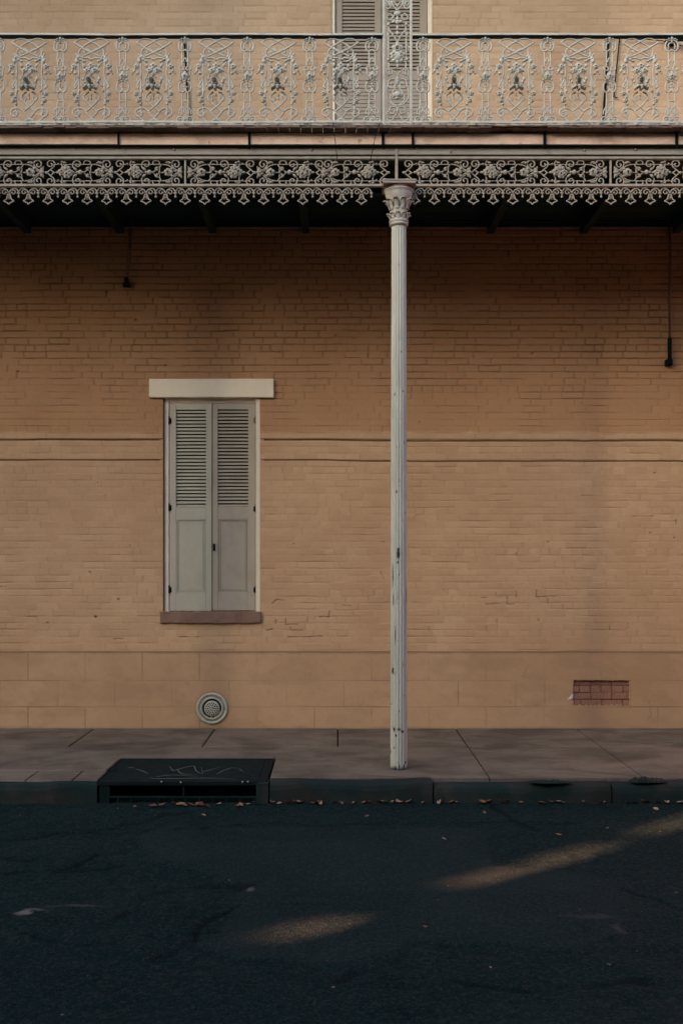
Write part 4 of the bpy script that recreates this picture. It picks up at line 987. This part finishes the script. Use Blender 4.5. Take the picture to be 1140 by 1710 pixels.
# ---------------------------------------------------------------- rods, wires and dark lines on the wall
b1 = thing('iron_bracket', 'short dark iron strap hanging on the shaded wall above the left of the window', 'bracket', (X(213), -.03, Z(478)))
m_ = MB(); m_.tube([(X(219, -.16) - X(213), -.16, Z(382, -.16) - Z(478)), (X(216.5, -.08) - X(213), -.07, Z(430, -.08) - Z(478)), (X(213.5) - X(213), -.022, .03)], .016, 6, fl=.5); m_.build('strap', M['rod'], b1)
m_ = MB(); m_.box(-.038, .030, -.02, .03, -.012, .022, .004); m_.build('foot', M['black'], b1)
m_ = MB(); m_.box(-.012, .02, -.055, .02, .022, .07, .004); m_.build('socket', M['black'], b1)
b2 = thing('wall_conduit', 'thin brown rod with a black end fitting hanging on the wall at the right edge', 'conduit', (X(1116.5, -.06), -.075, Z(610)))
MB().tube([(0, 0, .26), (0, 0, 2.0 - .5)], .0135, 10).build('rod', M['rod'], b2)
m_ = MB(); m_.tube([(0, 0, .02), (0, 0, .26)], .021, 10); m_.blob((0, 0, .022), .026, .026, .03); m_.box(-.028, .034, .01, .08, -.01, .05, .004); m_.build('end_fitting', M['black'], b2)
def wire(name, pts, r, lab, cat, mat='black'):
    P = [Vector((X(px, y), y, Z(py, y))) for px, py, y in pts]; o_ = P[0].copy(); m_ = MB()
    m_.tube([tuple(p - o_) for p in P], r, 6); o = m_.build(name, M[mat]); o.location = o_; return tag(o, lab, cat)
wire('wall_line', [(308, 66, -.02), (310, 100, -.03), (313, 150, -.03), (317, 215, -.02)], .010, 'dark line running down the upper wall behind the railing, left of the door', 'wall_line')  # thin tubes drawn along dark lines on the upper wall
wire('wall_line', [(1015, 66, -.02), (1012, 120, -.03), (1007, 190, -.03), (1003, 225, -.03)], .012, 'thick dark line down the upper wall behind the railing at the right', 'wall_line')
wire('wall_line', [(1034, 62, -.02), (1029, 110, -.03), (1024, 162, -.02), (1030, 163, -.02)], .006, 'thin dark line on the upper wall, just right of the thick one', 'wire')
wire('wall_line', [(1046, 66, -.03), (1080, 66, -.04), (1105, 68, -.03), (1140, 77, -.03)], .005, 'thin wire strung across the upper wall at the far right', 'wire')
bx = thing('wall_fixture', 'small black fixture on the upper wall at the far right behind the railing', 'fixture', (X(1118), -.03, Z(72)))
MB().box(-.06, .05, -.08, .03, -.035, .02, .006).build('body', M['black'], bx); MB().tube([(.03, -.05, -.01), (.10, -.10, -.04)], .012, 8).build('arm', M['black'], bx)
wire('hanging_wire', [(556, 206, yE - .02), (558, 225, yE - .02), (561, 245, yE + .02), (563, 268, yE + .06)], .0028, 'thin loose wire hanging off the deck edge below the door, left of the lace post', 'wire')
wire('hanging_wire', [(634, 206, yE - .02), (627, 225, yE - .02), (622, 250, yE + .02), (618, 268, yE + .06)], .0028, 'thin loose wire slanting down the fascia beside the lace post', 'wire')

# ---------------------------------------------------------------- fallen leaves
def leaf_mesh(seed, L):
    rs = random.Random(seed); n = 7; v = []; f = []; cu = rs.uniform(.15, .5); tw = rs.uniform(-.6, .6)
    for i in range(n + 1):
        t = i / n; wd = L * .30 * math.sin(math.pi * min(.98, t * .95 + .03)) ** .8; zc = cu * L * (t - .5) ** 2 * 2
        for s in (-1, 0, 1): v.append(((t - .5) * L, s * wd, zc + abs(s) * wd * .55 + s * tw * wd * t + .003))
    for i in range(n):
        for s in range(2): f.append((3 * i + s, 3 * i + 3 + s, 3 * i + 4 + s, 3 * i + 1 + s)[::-1])
    return MB().add(v, f, True)
protos = [leaf_mesh(k, .085 - .006 * (k % 4)).build('fallen_leaf', M[('leafA', 'leafB', 'leafC')[k % 3]]) for k in range(6)]
used = set(); rs = random.Random(12); LF = []
for px in (272, 285, 297, 309, 318, 330, 338, 345, 262, 255, 303, 335, 350, 366, 392, 404, 417, 425): LF.append((px + rs.uniform(-3, 3), 1347 + rs.uniform(-3, 3), 'g'))
for px in (455, 468, 480, 492, 503, 520, 524, 536, 555, 571, 590, 604, 617, 634, 642, 655, 668, 684, 706, 733, 752, 760, 802, 812, 806, 834, 841, 867, 893, 900, 918, 926, 931, 970, 997, 1003, 1040, 1056, 1062, 1093, 1108, 1130, 1134, 1122): LF.append((px + rs.uniform(-3, 3), 1341 - (px - 455) * .010 + rs.uniform(-3, 4), 'g'))
for p in ((1014, 1385), (932, 1397), (741, 1403), (808, 1360), (709, 1553), (818, 1620), (1016, 1615), (322, 1371), (340, 1366), (612, 1367), (225, 1352), (1094, 1354)): LF.append(p + ('r',))
for i, (px, py, w_) in enumerate(LF):
    x, y = G(px, py, zR); k = i % 6; y = min(y, yK - .02)
    o = protos[k] if k not in used else protos[k].copy()
    if k in used: COL.objects.link(o)
    used.add(k); s_ = rs.uniform(.45, .95) * (1.0 if w_ == 'g' else .75 if py < 1480 else .42)
    o.location = (x, y, zR + rs.uniform(.004, .016)); o.rotation_euler = (rs.uniform(-.4, .4), rs.uniform(-.35, .35), rs.uniform(0, 6.28)); o.scale = (s_, s_, s_)
    c = ('orange', 'tan', 'brown')[k % 3]
    if w_ == 'g': tag(o, 'small dry %s leaf lying in the gutter against the kerb' % c, 'leaf', 'dry %s leaves in the gutter' % c)
    else: tag(o, 'small dry %s leaf lying out on the dark road' % c, 'leaf', 'dry %s leaves out on the road' % c)

# ---------------------------------------------------------------- the far side of the street, behind the camera: it shades the road and leaves one sliver of sun
MB().box(-12.43, 40, -14.8, -12.4, -.3, -.02).box(-60, -25, -14.8, -12.4, -.3, -.02).build('far_pavement', M['walk'])['kind'] = 'structure'
def house(name, x0, x1, y0, y1, H, mat, lab, cols, rows):
    t = thing(name, lab, 'building', ((x0 + x1) / 2, y1, 0)); cx = (x0 + x1) / 2
    MB().box(x0 - cx, x1 - cx, y0 - y1, 0, -.3, H).build('wall', M[mat], t)
    MB().box(x0 - cx, x1 - cx, -.0, .12, H - .35, H - .05).build('cornice', M['cream'], t)
    for i in range(cols):
        for j in range(rows):
            xc = x0 - cx + (i + .5) * (x1 - x0) / cols; z0 = .9 + j * 3.3
            if z0 + 2 > H - .4: continue
            f = MB(); f.box(xc - .6, xc + .6, .001, .06, z0 - .08, z0 - .001); f.box(xc - .6, xc - .5, .001, .05, z0, z0 + 1.9); f.box(xc + .5, xc + .6, .001, .05, z0, z0 + 1.9); f.box(xc - .6, xc + .6, .001, .05, z0 + 1.901, z0 + 2.0)
            fo = f.build('window', M['cream'], t); MB().box(xc - .5, xc + .5, .002, .02, z0, z0 + 1.9).build('pane', M['glass'], fo)
    return t
house('stucco_house', -12.472, 72, -24, -14.8, 8.8, 'stucco', 'low dark stucco house across the street, behind the camera', 24, 2)
house('corner_block', -72, -25, -24.51, -14.8, 24.5, 'redwall', 'tall red brick corner block across the side street, behind the camera', 12, 7)
for sg in (-1, 1):  # blocks added out of view to keep skylight out of the street ends
    t = thing('street_end_blocker', 'unseen dark block added to close the far %s end of the street to skylight' % ('left' if sg < 0 else 'right'), 'building', (sg * 75, -6, 0))
    MB().box(-3, 3, -8.7, 12, -.3, 13).build('wall', M['redwall'], t); MB().box(-3.2, 3.2, -8.75, 12.2, 13, 13.3).build('roof', M['slate'], t)
house('glow_blocker', -90, -48, -95, -70, 9, 'redwall', 'unseen low brick house added at the far end of the side street to cut horizon glow', 4, 2)  # added out of view to lower the glow from the side street
# unseen blockers added at the stucco house corner to end and break up the sliver of sun
hd = (14.8 - 5.18) / .6185; te = math.tan(R(SUN_EL))
def hgt(px, py): x, y = G(px, py, zR); return (y + 14.8) / .6185 * te + zR
m_ = MB(); m_.box(-13.0, -12.432, -15.0, -14.8, -.3, hgt(480, 1567)); tag(m_.build('streak_end_blocker', M['stucco']), 'unseen stucco block added at the low house corner to end the sun streak', 'pier')
for a, b in (((650, 1525), (745, 1477)), ((1040, 1403), (1074, 1391))):
    z0, z1 = hgt(*a), hgt(*b); m_ = MB(); m_.box(-13.1, -12.435, -14.9, -14.82, z0, z1)
    tag(m_.build('streak_breaker', M['black']), 'unseen %s bar added at the low house corner to interrupt the sun streak' % ('lower' if a[0] < 900 else 'upper'), 'bracket')
